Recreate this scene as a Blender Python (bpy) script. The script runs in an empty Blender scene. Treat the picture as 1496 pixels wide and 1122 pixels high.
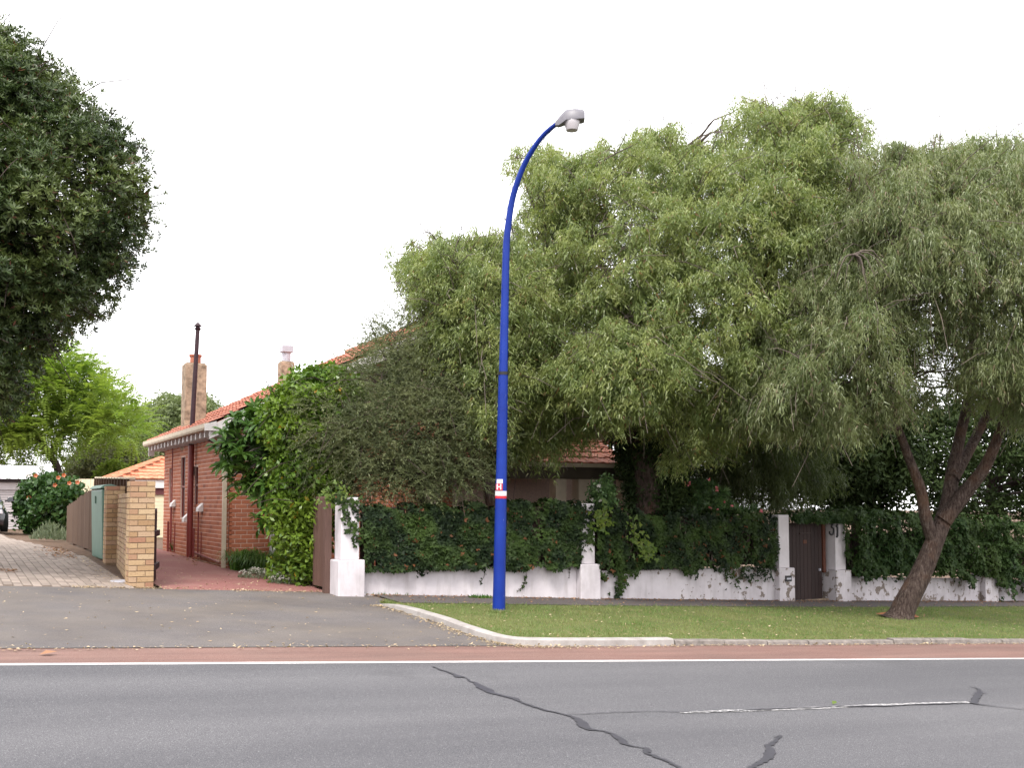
import bpy, bmesh, math, random
import numpy as np
from mathutils import Vector, Matrix

random.seed(7)
rng = np.random.default_rng(7)
SC = bpy.context.scene
COL = SC.collection

# ------------------------------------------------------------------ camera
# World: X runs along the street (downhill to +X), Y across it towards the house, Z up.
F, CX, CY = 1500.0, 748.0, 648.5
EYE = 1.67
YAW = math.radians(29.0)
PITCH = math.radians(3.3)
cam_d = bpy.data.cameras.new('camera')
cam = bpy.data.objects.new('camera', cam_d)
COL.objects.link(cam)
cam.location = (0, 0, EYE)
cam.rotation_euler = (math.radians(90) + PITCH, 0, -YAW)
cam_d.sensor_width = 36.0
cam_d.lens = 36.0 * F / 1496.0
cam_d.shift_y = 0.0585
cam_d.clip_end = 2000
cam_d.clip_start = 0.05
SC.camera = cam

# ------------------------------------------------------------------ world, sun, exposure
SUN_EL, SUN_ROT = math.radians(56), math.radians(222)
world = bpy.data.worlds.new('World')
SC.world = world
world.use_nodes = True
wn, wl = world.node_tree.nodes, world.node_tree.links
wn.clear()
sky = wn.new('ShaderNodeTexSky'); sky.sky_type = 'NISHITA'; sky.sun_disc = False
sky.sun_elevation = SUN_EL; sky.sun_rotation = SUN_ROT; sky.dust_density = 6; sky.air_density = 1.0
mul = wn.new('ShaderNodeVectorMath'); mul.operation = 'SCALE'; mul.inputs['Scale'].default_value = 0.10
mixc = wn.new('ShaderNodeMix'); mixc.data_type = 'RGBA'; mixc.inputs[0].default_value = 0.86
mixc.inputs[7].default_value = (0.97, 0.96, 0.968, 1)       # even overcast cloud
bg = wn.new('ShaderNodeBackground'); bg.inputs['Strength'].default_value = 1.0
wo = wn.new('ShaderNodeOutputWorld')
wl.new(sky.outputs[0], mul.inputs[0]); wl.new(mul.outputs[0], mixc.inputs[6])
wl.new(mixc.outputs[2], bg.inputs['Color']); wl.new(bg.outputs[0], wo.inputs['Surface'])

sun_d = bpy.data.lights.new('sun', 'SUN'); sun_d.energy = 1.5; sun_d.angle = math.radians(18); sun_d.color = (1.0, 0.96, 0.90)
sun = bpy.data.objects.new('sun', sun_d); COL.objects.link(sun)
sdir = Vector((math.sin(SUN_ROT) * math.cos(SUN_EL), math.cos(SUN_ROT) * math.cos(SUN_EL), math.sin(SUN_EL)))
sun.rotation_euler = sdir.to_track_quat('Z', 'Y').to_euler()
sun.location = (0, 0, 40)
vs = SC.view_settings
vs.view_transform = 'Standard'; vs.look = 'None'; vs.exposure = 1.6; vs.gamma = 1.0
try: vs.use_curve_mapping = False
except Exception: pass
SC.render.engine = 'CYCLES'
SC.cycles.max_bounces = 6; SC.cycles.diffuse_bounces = 3; SC.cycles.glossy_bounces = 2
SC.cycles.transmission_bounces = 3; SC.cycles.transparent_max_bounces = 4

# ------------------------------------------------------------------ site geometry helpers
CA, SA = math.cos(YAW), math.sin(YAW)
def gz(x, y):
    """height of the sloping site"""
    xx = max(-30.0, min(60.0, x))
    yy = max(-20.0, y)
    k = yy if yy < 22 else (22 + 3.0 * (1 - math.exp(-(yy - 22) / 3.0)))
    k = min(k, 25.0)
    return -0.0595 * xx + 0.033 * k
def ray(px, py):
    dx = (px - CX) / F; dz = (CY - py) / F
    f = math.cos(PITCH) - math.sin(PITCH) * dz
    z = math.sin(PITCH) + math.cos(PITCH) * dz
    return Vector((dx * CA + f * SA, -dx * SA + f * CA, z)), f
def P(px, py, D):
    """real place seen in that direction at forward distance D"""
    r, f = ray(px, py)
    return Vector((0, 0, EYE)) + r * (D / f)
def G(px, py):
    r, f = ray(px, py)
    lo, hi = 2.0, 90.0
    for _ in range(60):
        m = (lo + hi) / 2
        p = Vector((0, 0, EYE)) + r * (m / f)
        if p.z > gz(p.x, p.y): lo = m
        else: hi = m
    return Vector((0, 0, EYE)) + r * (lo / f)
def PU(px, py, u):
    r, f = ray(px, py); return Vector((0, 0, EYE)) + r * (u / r.x)
def PV(px, py, v):
    r, f = ray(px, py); return Vector((0, 0, EYE)) + r * (v / r.y)

# ------------------------------------------------------------------ object helpers
def tag(o, label=None, cat=None, group=None, kind=None):
    if label: o['label'] = label
    if cat: o['category'] = cat
    if group: o['group'] = group
    if kind: o['kind'] = kind
    return o
def empty(name, loc, label, cat, group=None):
    o = bpy.data.objects.new(name, None); COL.objects.link(o)
    o.location = loc; o.empty_display_size = 0.2
    tag(o, label, cat, group)
    return o
def link(name, me, parent=None, mat=None):
    o = bpy.data.objects.new(name, me); COL.objects.link(o)
    if mat is not None and len(me.materials) == 0: me.materials.append(mat)
    if parent is not None:
        o.parent = parent
        o.matrix_parent_inverse = Matrix.Translation(-world_loc(parent))
    return o
def world_loc(o):
    v = Vector(o.location)
    if o.parent is not None:
        v = world_loc(o.parent) + Vector(o.location) - world_loc(o.parent)
    return v
class MB:
    def __init__(s): s.v = []; s.f = []
    def add(s, vs, fs):
        b = len(s.v); s.v += [tuple(p) for p in vs]; s.f += [tuple(i + b for i in f) for f in fs]
        return s
    def box(s, c, sx, sy, sz, rz=0.0, taper=1.0):
        """box with its centre of base at c"""
        pts = []
        for k, t in ((0, 1.0), (1, taper)):
            for dx, dy in ((-1, -1), (1, -1), (1, 1), (-1, 1)):
                x, y = dx * sx / 2 * t, dy * sy / 2 * t
                pts.append((c[0] + x * math.cos(rz) - y * math.sin(rz), c[1] + x * math.sin(rz) + y * math.cos(rz), c[2] + k * sz))
        return s.add(pts, [(0, 3, 2, 1), (4, 5, 6, 7), (0, 1, 5, 4), (1, 2, 6, 5), (2, 3, 7, 6), (3, 0, 4, 7)])
    def hexa(s, p):
        return s.add(p, [(0, 3, 2, 1), (4, 5, 6, 7), (0, 1, 5, 4), (1, 2, 6, 5), (2, 3, 7, 6), (3, 0, 4, 7)])
    def beam(s, a, b, w, h, up=(0, 0, 1)):
        a = Vector(a); b = Vector(b); d = (b - a).normalized(); up = Vector(up)
        sd = d.cross(up).normalized() * (w / 2); u = sd.cross(d).normalized() * (h / 2)
        return s.hexa([a - sd - u, a + sd - u, b + sd - u, b - sd - u, a - sd + u, a + sd + u, b + sd + u, b - sd + u])
    def tube(s, pts, rad, n=10, cap=True):
        pts = [Vector(p) for p in pts]
        if not hasattr(rad, '__len__'): rad = [rad] * len(pts)
        b = len(s.v); ref = Vector((0.31, 0.17, 1)).normalized()
        nrm = None
        for i, p in enumerate(pts):
            d = (pts[min(i + 1, len(pts) - 1)] - pts[max(i - 1, 0)]).normalized()
            if nrm is None:
                nrm = d.cross(Vector((1, 0.2, 0.1))).normalized() if abs(d.x) < .9 else d.cross(Vector((0, 1, 0))).normalized()
            nrm = (nrm - d * nrm.dot(d)).normalized()
            bi = d.cross(nrm)
            for k in range(n):
                t = 2 * math.pi * k / n
                s.v.append(tuple(p + (nrm * math.cos(t) + bi * math.sin(t)) * rad[i]))
        for i in range(len(pts) - 1):
            for k in range(n):
                k2 = (k + 1) % n
                s.f.append((b + i * n + k, b + i * n + k2, b + (i + 1) * n + k2, b + (i + 1) * n + k))
        if cap:
            s.f.append(tuple(b + k for k in range(n))[::-1])
            s.f.append(tuple(b + (len(pts) - 1) * n + k for k in range(n)))
        return s
    def lathe(s, c, prof, n=20):
        """profile of (r, z) about the vertical through c"""
        b = len(s.v)
        for r, z in prof:
            for k in range(n):
                t = 2 * math.pi * k / n
                s.v.append((c[0] + r * math.cos(t), c[1] + r * math.sin(t), c[2] + z))
        for i in range(len(prof) - 1):
            for k in range(n):
                k2 = (k + 1) % n
                s.f.append((b + i * n + k, b + i * n + k2, b + (i + 1) * n + k2, b + (i + 1) * n + k))
        s.f.append(tuple(b + k for k in range(n))[::-1]); s.f.append(tuple(b + (len(prof) - 1) * n + k for k in range(n)))
        return s
    def prism(s, poly, off):
        """extrude a 3D polygon by vector off"""
        n = len(poly); off = Vector(off)
        b = len(s.v)
        s.v += [tuple(p) for p in poly] + [tuple(Vector(p) + off) for p in poly]
        s.f.append(tuple(b + i for i in range(n))[::-1]); s.f.append(tuple(b + n + i for i in range(n)))
        for i in range(n):
            j = (i + 1) % n
            s.f.append((b + i, b + j, b + n + j, b + n + i))
        return s
    def mesh(s, name, smooth=False):
        me = bpy.data.meshes.new(name); me.from_pydata(s.v, [], s.f); me.update()
        bm = bmesh.new(); bm.from_mesh(me); bmesh.ops.recalc_face_normals(bm, faces=bm.faces[:]); bm.to_mesh(me); bm.free()
        if smooth:
            me.polygons.foreach_set('use_smooth', [True] * len(me.polygons))
            try: me.set_sharp_from_angle(angle=math.radians(40))
            except Exception: pass
        return me
    def build(s, name, mat, parent=None, smooth=False, bevel=0.0):
        o = link(name, s.mesh(name, smooth), parent, mat)
        if bevel:
            m = o.modifiers.new('bevel', 'BEVEL'); m.width = bevel; m.segments = 2; m.limit_method = 'ANGLE'
        return o
def np_mesh(name, V, faces, smooth=False):
    """faces: int array (n, k)"""
    me = bpy.data.meshes.new(name)
    n, k = faces.shape
    me.vertices.add(len(V)); me.vertices.foreach_set('co', np.ascontiguousarray(V, dtype=np.float32).ravel())
    me.loops.add(n * k); me.loops.foreach_set('vertex_index', np.ascontiguousarray(faces, dtype=np.int32).ravel())
    me.polygons.add(n); me.polygons.foreach_set('loop_start', np.arange(0, n * k, k, dtype=np.int32))
    try: me.polygons.foreach_set('loop_total', np.full(n, k, dtype=np.int32))
    except Exception: pass
    me.update(calc_edges=True)
    return me

# ------------------------------------------------------------------ materials
class MT:
    def __init__(s, name, rough=0.7, spec=0.3):
        s.m = bpy.data.materials.new(name); s.m.use_nodes = True
        s.n, s.l = s.m.node_tree.nodes, s.m.node_tree.links
        s.b = s.n['Principled BSDF']; s.b.inputs['Roughness'].default_value = rough
        s.b.inputs['Specular IOR Level'].default_value = spec
        s.tc = None
    def co(s, kind='Object'):
        if s.tc is None: s.tc = s.n.new('ShaderNodeTexCoord')
        return s.tc.outputs[kind]
    def pos(s):
        g = s.n.new('ShaderNodeNewGeometry'); return g.outputs['Position']
    def noise(s, scale, detail=3, rough=.55, vec=None, stretch=None):
        v = vec if vec is not None else s.pos()
        if stretch:
            mp = s.n.new('ShaderNodeMapping'); mp.inputs['Scale'].default_value = stretch; s.l.new(v, mp.inputs[0]); v = mp.outputs[0]
        t = s.n.new('ShaderNodeTexNoise'); t.inputs['Scale'].default_value = scale; t.inputs['Detail'].default_value = detail
        t.inputs['Roughness'].default_value = rough; s.l.new(v, t.inputs['Vector']); return t.outputs['Fac']
    def voro(s, scale, vec=None, out='Color', feature='F1'):
        t = s.n.new('ShaderNodeTexVoronoi'); t.inputs['Scale'].default_value = scale; t.feature = feature
        s.l.new(vec if vec is not None else s.pos(), t.inputs['Vector']); return t.outputs[out]
    def ramp(s, fac, stops):
        r = s.n.new('ShaderNodeValToRGB'); e = r.color_ramp.elements
        while len(e) < len(stops): e.new(0.5)
        for i, (p, c) in enumerate(stops):
            e[i].position = p; e[i].color = tuple(c) + (1,) if len(c) == 3 else c
        s.l.new(fac, r.inputs[0]); return r.outputs[0]
    def mix(s, fac, a, b, mode='MIX'):
        x = s.n.new('ShaderNodeMix'); x.data_type = 'RGBA'; x.blend_type = mode
        for inp, val in ((0, fac), (6, a), (7, b)):
            if isinstance(val, bpy.types.NodeSocket): s.l.new(val, x.inputs[inp])
            elif inp == 0: x.inputs[0].default_value = val
            else: x.inputs[inp].default_value = tuple(val) + (1,)
        return x.outputs[2]
    def math(s, op, a, b=0.0):
        x = s.n.new('ShaderNodeMath'); x.operation = op
        for i, val in enumerate((a, b)):
            if isinstance(val, bpy.types.NodeSocket): s.l.new(val, x.inputs[i])
            else: x.inputs[i].default_value = val
        return x.outputs[0]
    def rand(s):
        o = s.n.new('ShaderNodeObjectInfo'); g = s.n.new('ShaderNodeNewGeometry')
        return s.math('FRACT', s.math('ADD', o.outputs['Random'], g.outputs['Random Per Island']))
    def island(s):
        g = s.n.new('ShaderNodeNewGeometry'); return g.outputs['Random Per Island']
    def col(s, c):
        if isinstance(c, bpy.types.NodeSocket): s.l.new(c, s.b.inputs['Base Color'])
        else: s.b.inputs['Base Color'].default_value = tuple(c) + (1,)
        return s
    def bump(s, h, strength=.3, dist=.01):
        b = s.n.new('ShaderNodeBump'); b.inputs['Strength'].default_value = strength; b.inputs['Distance'].default_value = dist
        s.l.new(h, b.inputs['Height']); s.l.new(b.outputs[0], s.b.inputs['Normal']); return s

def leaf_mat(name, c1, c2, c3, c4=None, trans=.35, rough=.45, scale=1.3, odd=None, spec=.3):
    """leaf colours: random per leaf, drifting slowly from branch to branch; light passes through"""
    m = MT(name, rough, spec)
    r = m.island()
    a = m.ramp(r, [(0.0, c1), (.5, c2), (1.0, c3)])
    if c4 is not None:
        n = m.noise(scale, 2)
        f = m.ramp(n, [(.42, (0, 0, 0)), (.66, (1, 1, 1))])
        a = m.mix(f, a, m.mix(.75, a, c4))
    if odd is not None:
        f = m.ramp(r, [(.0, (1, 1, 1)), (odd[0], (1, 1, 1)), (odd[0] + .004, (0, 0, 0))])
        a = m.mix(f, a, odd[1])
    m.col(a)
    t = m.n.new('ShaderNodeBsdfTranslucent'); m.l.new(m.mix(1.0, a, (1.15, 1.25, .7), 'MULTIPLY'), t.inputs['Color'])
    x = m.n.new('ShaderNodeMixShader'); x.inputs[0].default_value = trans
    o = m.n['Material Output']
    m.l.new(m.b.outputs[0], x.inputs[1]); m.l.new(t.outputs[0], x.inputs[2]); m.l.new(x.outputs[0], o.inputs['Surface'])
    return m.m

M = {}
def simple(name, c, rough=.6, var=.15, scale=6.0, spec=.3, metal=0.0, bump=0.0):
    m = MT(name, rough, spec)
    d = tuple(x * (1 - var) for x in c); e = tuple(min(1, x * (1 + var)) for x in c)
    m.col(m.ramp(m.noise(scale, 4), [(.3, d), (.7, e)]))
    m.b.inputs['Metallic'].default_value = metal
    if bump: m.bump(m.noise(scale * 8, 3), bump, .005)
    M[name] = m.m
    return m.m

# asphalt road: speckled aggregate, broad wheel-path bands along the street, oil stains
m = MT('asphalt_road', .85, .25)
n1 = m.noise(140, 2, .8); n2 = m.noise(1.1, 4); n3 = m.noise(.55, 3, stretch=(.12, 1.6, 1))
agg = m.ramp(n1, [(.36, (.050, .050, .055)), (.52, (.095, .094, .100)), (.66, (.19, .187, .192))])
agg = m.mix(m.ramp(n2, [(.3, (0, 0, 0)), (.75, (.34, .34, .34))]), agg, (.076, .075, .081))
agg = m.mix(1.0, agg, m.ramp(n3, [(.3, (.68, .68, .71)), (.7, (1.05, 1.04, 1.05))]), 'MULTIPLY')
stones = m.voro(210); 
agg = m.mix(m.ramp(stones, [(.86, (0, 0, 0)), (.93, (.8, .8, .8))]), agg, (.27, .265, .27))
agg = m.mix(m.ramp(m.noise(.35, 6, .7), [(.60, (0, 0, 0)), (.72, (.4, .4, .4))]), agg, (.052, .051, .055))
m.col(agg).bump(n1, .5, .006); M['road'] = m.m
m = MT('asphalt_apron', .88, .2)
n1 = m.noise(150, 2, .75); n2 = m.noise(.9, 4)
agg = m.ramp(n1, [(.34, (.068, .061, .062)), (.52, (.108, .098, .097)), (.68, (.185, .17, .163))])
agg = m.mix(m.ramp(n2, [(.38, (0, 0, 0)), (.72, (.6, .6, .6))]), agg, (.135, .113, .092))
agg = m.mix(1.0, agg, m.ramp(m.noise(.8, 5, .65), [(.3, (.74, .74, .77)), (.65, (1.08, 1.07, 1.06))]), 'MULTIPLY')
m.col(agg).bump(n1, .4, .005); M['apron'] = m.m
m = MT('asphalt_path', .9, .2)
n1 = m.noise(120, 2, .75)
m.col(m.ramp(n1, [(.34, (.06, .05, .049)), (.55, (.092, .08, .078)), (.72, (.15, .132, .125))])).bump(n1, .4, .005); M['path'] = m.m
m = MT('asphalt_red', .88, .2)
n1 = m.noise(140, 2, .75); n2 = m.noise(.8, 4)
agg = m.ramp(n1, [(.34, (.115, .062, .052)), (.52, (.17, .098, .083)), (.68, (.25, .16, .14))])
agg = m.mix(m.ramp(n2, [(.4, (0, 0, 0)), (.75, (.5, .5, .5))]), agg, (.15, .105, .09))
agg = m.mix(1.0, agg, m.ramp(m.noise(1.4, 5, .7, stretch=(.25, 2.2, 1)), [(.3, (.72, .74, .76)), (.65, (1.1, 1.1, 1.1))]), 'MULTIPLY')
m.col(agg).bump(n1, .4, .005); M['red'] = m.m
m = MT('red_driveway_paint', .85, .2)
n1 = m.noise(60, 3, .7); n2 = m.noise(1.3, 4)
agg = m.ramp(n1, [(.32, (.16, .062, .056)), (.55, (.225, .098, .09)), (.72, (.30, .155, .14))])
agg = m.mix(m.ramp(n2, [(.45, (0, 0, 0)), (.8, (.55, .55, .55))]), agg, (.27, .17, .14))
m.col(agg).bump(n1, .3, .005); M['drive'] = m.m
m = MT('road_paint', .6, .3)
n1 = m.noise(90, 3, .7); n2 = m.noise(3, 4)
m.col(m.mix(m.ramp(n1, [(.43, (1, 1, 1)), (.49, (0, 0, 0))]), m.ramp(n2, [(.3, (.36, .34, .34)), (.7, (.60, .58, .58))]), (.25, .235, .235))); M['paint'] = m.m
m = MT('worn_paint', .7, .3)
n1 = m.noise(26, 4, .7)
m.col(m.mix(m.ramp(n1, [(.46, (1, 1, 1)), (.54, (0, 0, 0))]), (.13, .128, .13), (.36, .35, .355))); M['worn'] = m.m
m = MT('worn_white', .7, .3)
n1 = m.noise(30, 4, .7)
m.col(m.mix(m.ramp(n1, [(.40, (1, 1, 1)), (.5, (0, 0, 0))]), (.14, .138, .14), (.50, .49, .50))); M['worn_white'] = m.m
simple('tar', (.042, .041, .05), .45, .2, 30, .4)
simple('soil', (.105, .07, .05), .95, .35, 9, .1, bump=.5)
m = MT('turf_soil', .95, .1)
n1 = m.noise(2.2, 5, .65); n2 = m.noise(60, 3)
a = m.ramp(n1, [(.3, (.06, .082, .026)), (.55, (.085, .105, .034)), (.75, (.14, .13, .06))])
m.col(m.mix(m.ramp(n2, [(.4, (0, 0, 0)), (.7, (.6, .6, .6))]), a, (.16, .13, .07))).bump(n2, .5, .01); M['turf'] = m.m
m = MT('kerb_concrete', .85, .2)
n1 = m.noise(3.2, 5, .65); n2 = m.noise(70, 3)
a = m.ramp(n1, [(.3, (.19, .17, .162)), (.55, (.30, .28, .27)), (.8, (.37, .348, .34))])
m.col(m.mix(m.ramp(n2, [(.35, (.35, .35, .35)), (.6, (0, 0, 0))]), a, (.22, .2, .18))).bump(n2, .25, .004); M['kerb'] = m.m
simple('old_kerb_stone', (.17, .15, .138), .9, .35, 12, .2, bump=.4)
# white boundary wall: grimy limewash, flaked off in patches to grey render, more towards the gate end
m = MT('white_wall', .85, .2)
n1 = m.noise(1.6, 5, .6); n2 = m.noise(5.5, 6, .62); n3 = m.noise(40, 3)
base = m.ramp(n1, [(.3, (.40, .365, .385)), (.55, (.52, .485, .51)), (.8, (.59, .555, .58))])
streak = m.noise(3.0, 4, .6, stretch=(3.0, 3.0, .5))
base = m.mix(m.ramp(streak, [(.50, (0, 0, 0)), (.78, (.55, .55, .55))]), base, (.30, .27, .265))
sep = m.n.new('ShaderNodeSeparateXYZ'); m.l.new(m.pos(), sep.inputs[0])
wear = m.math('MULTIPLY', m.math('SUBTRACT', sep.outputs['X'], 11.0), .035)
wear = m.math('MINIMUM', m.math('MAXIMUM', wear, -.06), .1)
pat = m.math('ADD', n2, wear)
flake = m.ramp(pat, [(.655, (0, 0, 0)), (.675, (1, 1, 1))])
rend = m.ramp(n3, [(.3, (.15, .12, .105)), (.7, (.24, .20, .175))])
m.col(m.mix(flake, base, rend)).bump(m.mix(flake, n3, (0, 0, 0)), .35, .006); M['white_wall'] = m.m
m = MT('white_pillar', .85, .2)
n1 = m.noise(1.8, 5, .6); n3 = m.noise(40, 3)
m.col(m.mix(m.ramp(m.noise(4.0, 5, .65, stretch=(3, 3, .6)), [(.52, (0, 0, 0)), (.8, (.5, .5, .5))]), m.ramp(n1, [(.3, (.46, .425, .445)), (.7, (.60, .565, .59))]), (.32, .29, .285))).bump(n3, .3, .005); M['white_pillar'] = m.m
# tan bricks
m = MT('tan_brick', .85, .2)
r = m.rand()
a = m.ramp(r, [(0, (.28, .175, .095)), (.3, (.375, .26, .15)), (.55, (.335, .23, .135)), (.72, (.27, .14, .09)), (.86, (.40, .295, .18)), (1, (.30, .19, .135))])
n = m.noise(34, 4, .65); a = m.mix(m.ramp(n, [(.55, (0, 0, 0)), (.72, (.75, .75, .75))]), a, (.17, .095, .05))
m.col(a).bump(m.noise(70, 3), .5, .006); M['tan_brick'] = m.m
simple('tan_mortar', (.20, .14, .095), .95, .2, 40, .1, bump=.4)
m = MT('red_brick', .8, .25)
r = m.rand()
a = m.ramp(r, [(0, (.27, .086, .046)), (.35, (.38, .132, .071)), (.7, (.335, .112, .062)), (.9, (.43, .168, .095)), (1, (.24, .082, .05))])
m.col(m.mix(m.ramp(m.noise(45, 3), [(.5, (0, 0, 0)), (.8, (.4, .4, .4))]), a, (.20, .066, .045))).bump(m.noise(80, 3), .4, .004); M['red_brick'] = m.m
simple('red_mortar', (.56, .42, .36), .95, .15, 30, .1)
m = MT('roof_tile', .75, .3)
r = m.rand()
a = m.ramp(r, [(0, (.25, .08, .048)), (.35, (.34, .12, .073)), (.7, (.30, .10, .062)), (1, (.40, .17, .108))])
n = m.noise(7, 4, .7)
m.col(m.mix(m.ramp(n, [(.5, (0, 0, 0)), (.75, (.7, .7, .7))]), a, (.16, .105, .085))).bump(m.noise(50, 3), .3, .004); M['tile'] = m.m
m = MT('orange_roof_tile', .75, .3)
r = m.rand()
m.col(m.ramp(r, [(0, (.40, .145, .08)), (.5, (.46, .175, .098)), (1, (.50, .205, .12))])); M['tile2'] = m.m
simple('chimney_render', (.27, .205, .15), .9, .5, 9, .15, bump=.5)
simple('cream_paint', (.50, .42, .32), .6, .1, 5, .3)
simple('white_paint', (.58, .55, .54), .5, .07, 5, .35)
simple('galvanised', (.40, .40, .45), .45, .12, 8, .5, .3)
simple('terracotta', (.34, .125, .08), .7, .15, 8)
simple('maroon_pipe', (.17, .03, .026), .45, .18, 9, .4)
simple('maroon_timber', (.026, .010, .015), .6, .25, 9)
simple('glass_dark', (.06, .03, .028), .3, .2, 3, .4)
m = MT('brown_timber', .75, .25)
r = m.rand(); n = m.noise(7, 5, .65, stretch=(9, 9, .7))
a = m.ramp(n, [(.3, (.075, .042, .034)), (.7, (.15, .09, .072))])
m.col(m.mix(.5, a, m.ramp(r, [(0, (.075, .042, .036)), (1, (.155, .095, .075))]))).bump(n, .4, .006); M['timber'] = m.m
m = MT('fence_timber', .85, .2)
r = m.rand(); n = m.noise(6, 5, .65, stretch=(9, 9, .6))
a = m.ramp(n, [(.3, (.05, .028, .018)), (.7, (.115, .07, .046))])
m.col(m.mix(.5, a, m.ramp(r, [(0, (.058, .032, .02)), (1, (.125, .08, .056))]))).bump(n, .5, .008); M['paling'] = m.m
m = MT('gate_timber', .7, .25)
r = m.rand(); n = m.noise(7, 5, .7, stretch=(9, 9, .5))
a = m.ramp(n, [(.3, (.017, .0095, .0095)), (.75, (.04, .024, .022))])
m.col(m.mix(.4, a, m.ramp(r, [(0, (.018, .011, .011)), (1, (.038, .022, .02))]))).bump(n, .4, .005); M['gate'] = m.m
simple('orange_stile', (.085, .028, .016), .65, .2, 8)
simple('slat_timber', (.045, .028, .026), .85, .3, 8, .2)
m = MT('blue_pole_paint', .4, .22)
n = m.noise(26, 5, .7, stretch=(1, 1, .35)); n2 = m.noise(2.0, 3)
a = m.ramp(n2, [(.3, (.003, .018, .17)), (.7, (.006, .028, .225))])
m.col(m.mix(m.ramp(n, [(.665, (0, 0, 0)), (.72, (.6, .6, .6))]), a, (.22, .24, .40))); M['blue'] = m.m
simple('sign_white', (.60, .58, .60), .45, .04, 10, .4)
simple('sign_red', (.42, .018, .035), .45, .06, 10, .4)
simple('lamp_grey', (.13, .125, .145), .45, .1, 10, .45)
m = MT('lamp_lens', .25, .5); m.col((.42, .40, .42)); M['lens'] = m.m
simple('black_iron', (.012, .011, .013), .5, .2, 20, .4)
simple('green_cabinet', (.09, .16, .122), .5, .1, 4, .35)
simple('paver', (.36, .285, .24), .88, .1, 30, .2)
m = MT('driveway_paver', .88, .2)
r = m.rand(); m.col(m.mix(m.ramp(m.noise(.7, 4), [(.4, (0, 0, 0)), (.75, (.5, .5, .5))]), m.ramp(r, [(0, (.185, .152, .13)), (.5, (.235, .195, .168)), (1, (.285, .235, .203))]), (.175, .138, .115))).bump(m.noise(60, 3), .3, .004); M['paver'] = m.m
simple('paver_joint', (.12, .088, .07), .95, .25, 20, .1)
simple('zincalume', (.62, .61, .66), .4, .08, 8, .5, .2)
simple('roller_door', (.44, .41, .42), .6, .08, 4, .3)
simple('cream_door', (.62, .54, .38), .6, .06, 4, .3)
simple('dark_fascia', (.05, .04, .045), .6, .2, 4)
simple('maroon_fascia', (.16, .055, .06), .6, .15, 4)
simple('limestone', (.6, .52, .38), .8, .12, 6)
m = MT('car_paint', .2, .6); m.col((.013, .012, .018)); m.b.inputs['Coat Weight'].default_value = .6; M['car'] = m.m
simple('car_glass', (.03, .04, .05), .08, .1, 2, .6)
simple('rubber', (.018, .018, .019), .8, .2, 20, .2)
simple('chrome', (.5, .5, .52), .25, .05, 5, .5, .8)
m = MT('bark', .92, .15)
n = m.noise(7, 7, .75, stretch=(4.5, 4.5, .9)); n2 = m.noise(2, 3)
a = m.ramp(n, [(.34, (.018, .011, .010)), (.47, (.06, .042, .036)), (.58, (.10, .075, .065)), (.72, (.21, .17, .15))])
m.col(m.mix(m.ramp(n2, [(.5, (0, 0, 0)), (.78, (.55, .55, .55))]), a, (.17, .085, .045))).bump(n, 1.0, .05); M['bark'] = m.m
simple('bark_dark', (.05, .036, .032), .9, .35, 9, .15, bump=.6)
simple('bark_grey', (.13, .11, .095), .9, .3, 6, .15, bump=.6)
simple('twig', (.105, .085, .072), .85, .35, 3, .2)
M['pepper'] = leaf_mat('peppermint_leaf', (.105, .150, .046), (.158, .205, .066), (.222, .265, .092), (.285, .315, .108), .42, .38, 2.2, odd=(.022, (.20, .115, .05)), spec=.5)
M['pepper2'] = leaf_mat('peppermint_leaf_grey', (.10, .136, .054), (.142, .178, .072), (.195, .225, .10), (.21, .23, .104), .42, .40, 2.0, odd=(.04, (.22, .16, .11)), spec=.5)
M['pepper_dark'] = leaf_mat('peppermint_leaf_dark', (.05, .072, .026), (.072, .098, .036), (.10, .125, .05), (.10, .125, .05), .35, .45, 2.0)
M['brushbox'] = leaf_mat('broad_dark_leaf', (.028, .048, .018), (.044, .07, .024), (.07, .098, .034), (.13, .165, .048), .22, .38, 1.3, odd=(.02, (.12, .05, .03)))
M['jaca'] = leaf_mat('feathery_leaf', (.13, .21, .032), (.165, .25, .045), (.21, .285, .058), (.23, .28, .05), .45, .5, .35)
M['gum'] = leaf_mat('gum_leaf', (.08, .115, .045), (.105, .14, .055), (.14, .17, .075), (.15, .18, .08), .3, .5, .3)
M['olive'] = leaf_mat('olive_leaf', (.10, .115, .055), (.13, .14, .07), (.17, .17, .09), None, .3, .5)
M['mela'] = leaf_mat('needle_leaf', (.052, .068, .03), (.078, .096, .04), (.118, .134, .058), (.14, .152, .066), .25, .5, 1.5)
M['frangi'] = leaf_mat('frangipani_leaf', (.035, .085, .018), (.055, .12, .024), (.09, .165, .038), (.105, .18, .036), .25, .35, 1.2)
M['citrus'] = leaf_mat('citrus_leaf', (.055, .115, .016), (.088, .16, .023), (.13, .21, .03), (.16, .235, .03), .28, .3, 1.2, odd=(.006, (.40, .24, .03)))
M['ivy'] = leaf_mat('ivy_leaf', (.007, .014, .007), (.012, .022, .009), (.021, .036, .013), (.045, .076, .016), .15, .55, 2.4, odd=(.015, (.11, .045, .02)), spec=.12)  # near-black greens include the shade of the canopy overhead
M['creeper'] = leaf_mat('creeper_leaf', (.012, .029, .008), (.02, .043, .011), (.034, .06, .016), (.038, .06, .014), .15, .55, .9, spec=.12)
M['vine'] = leaf_mat('vine_leaf', (.07, .12, .02), (.10, .155, .025), (.15, .19, .035), None, .4, .4)
M['hib'] = leaf_mat('hibiscus_leaf', (.022, .055, .016), (.036, .08, .022), (.06, .115, .03), None, .25, .3)
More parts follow.
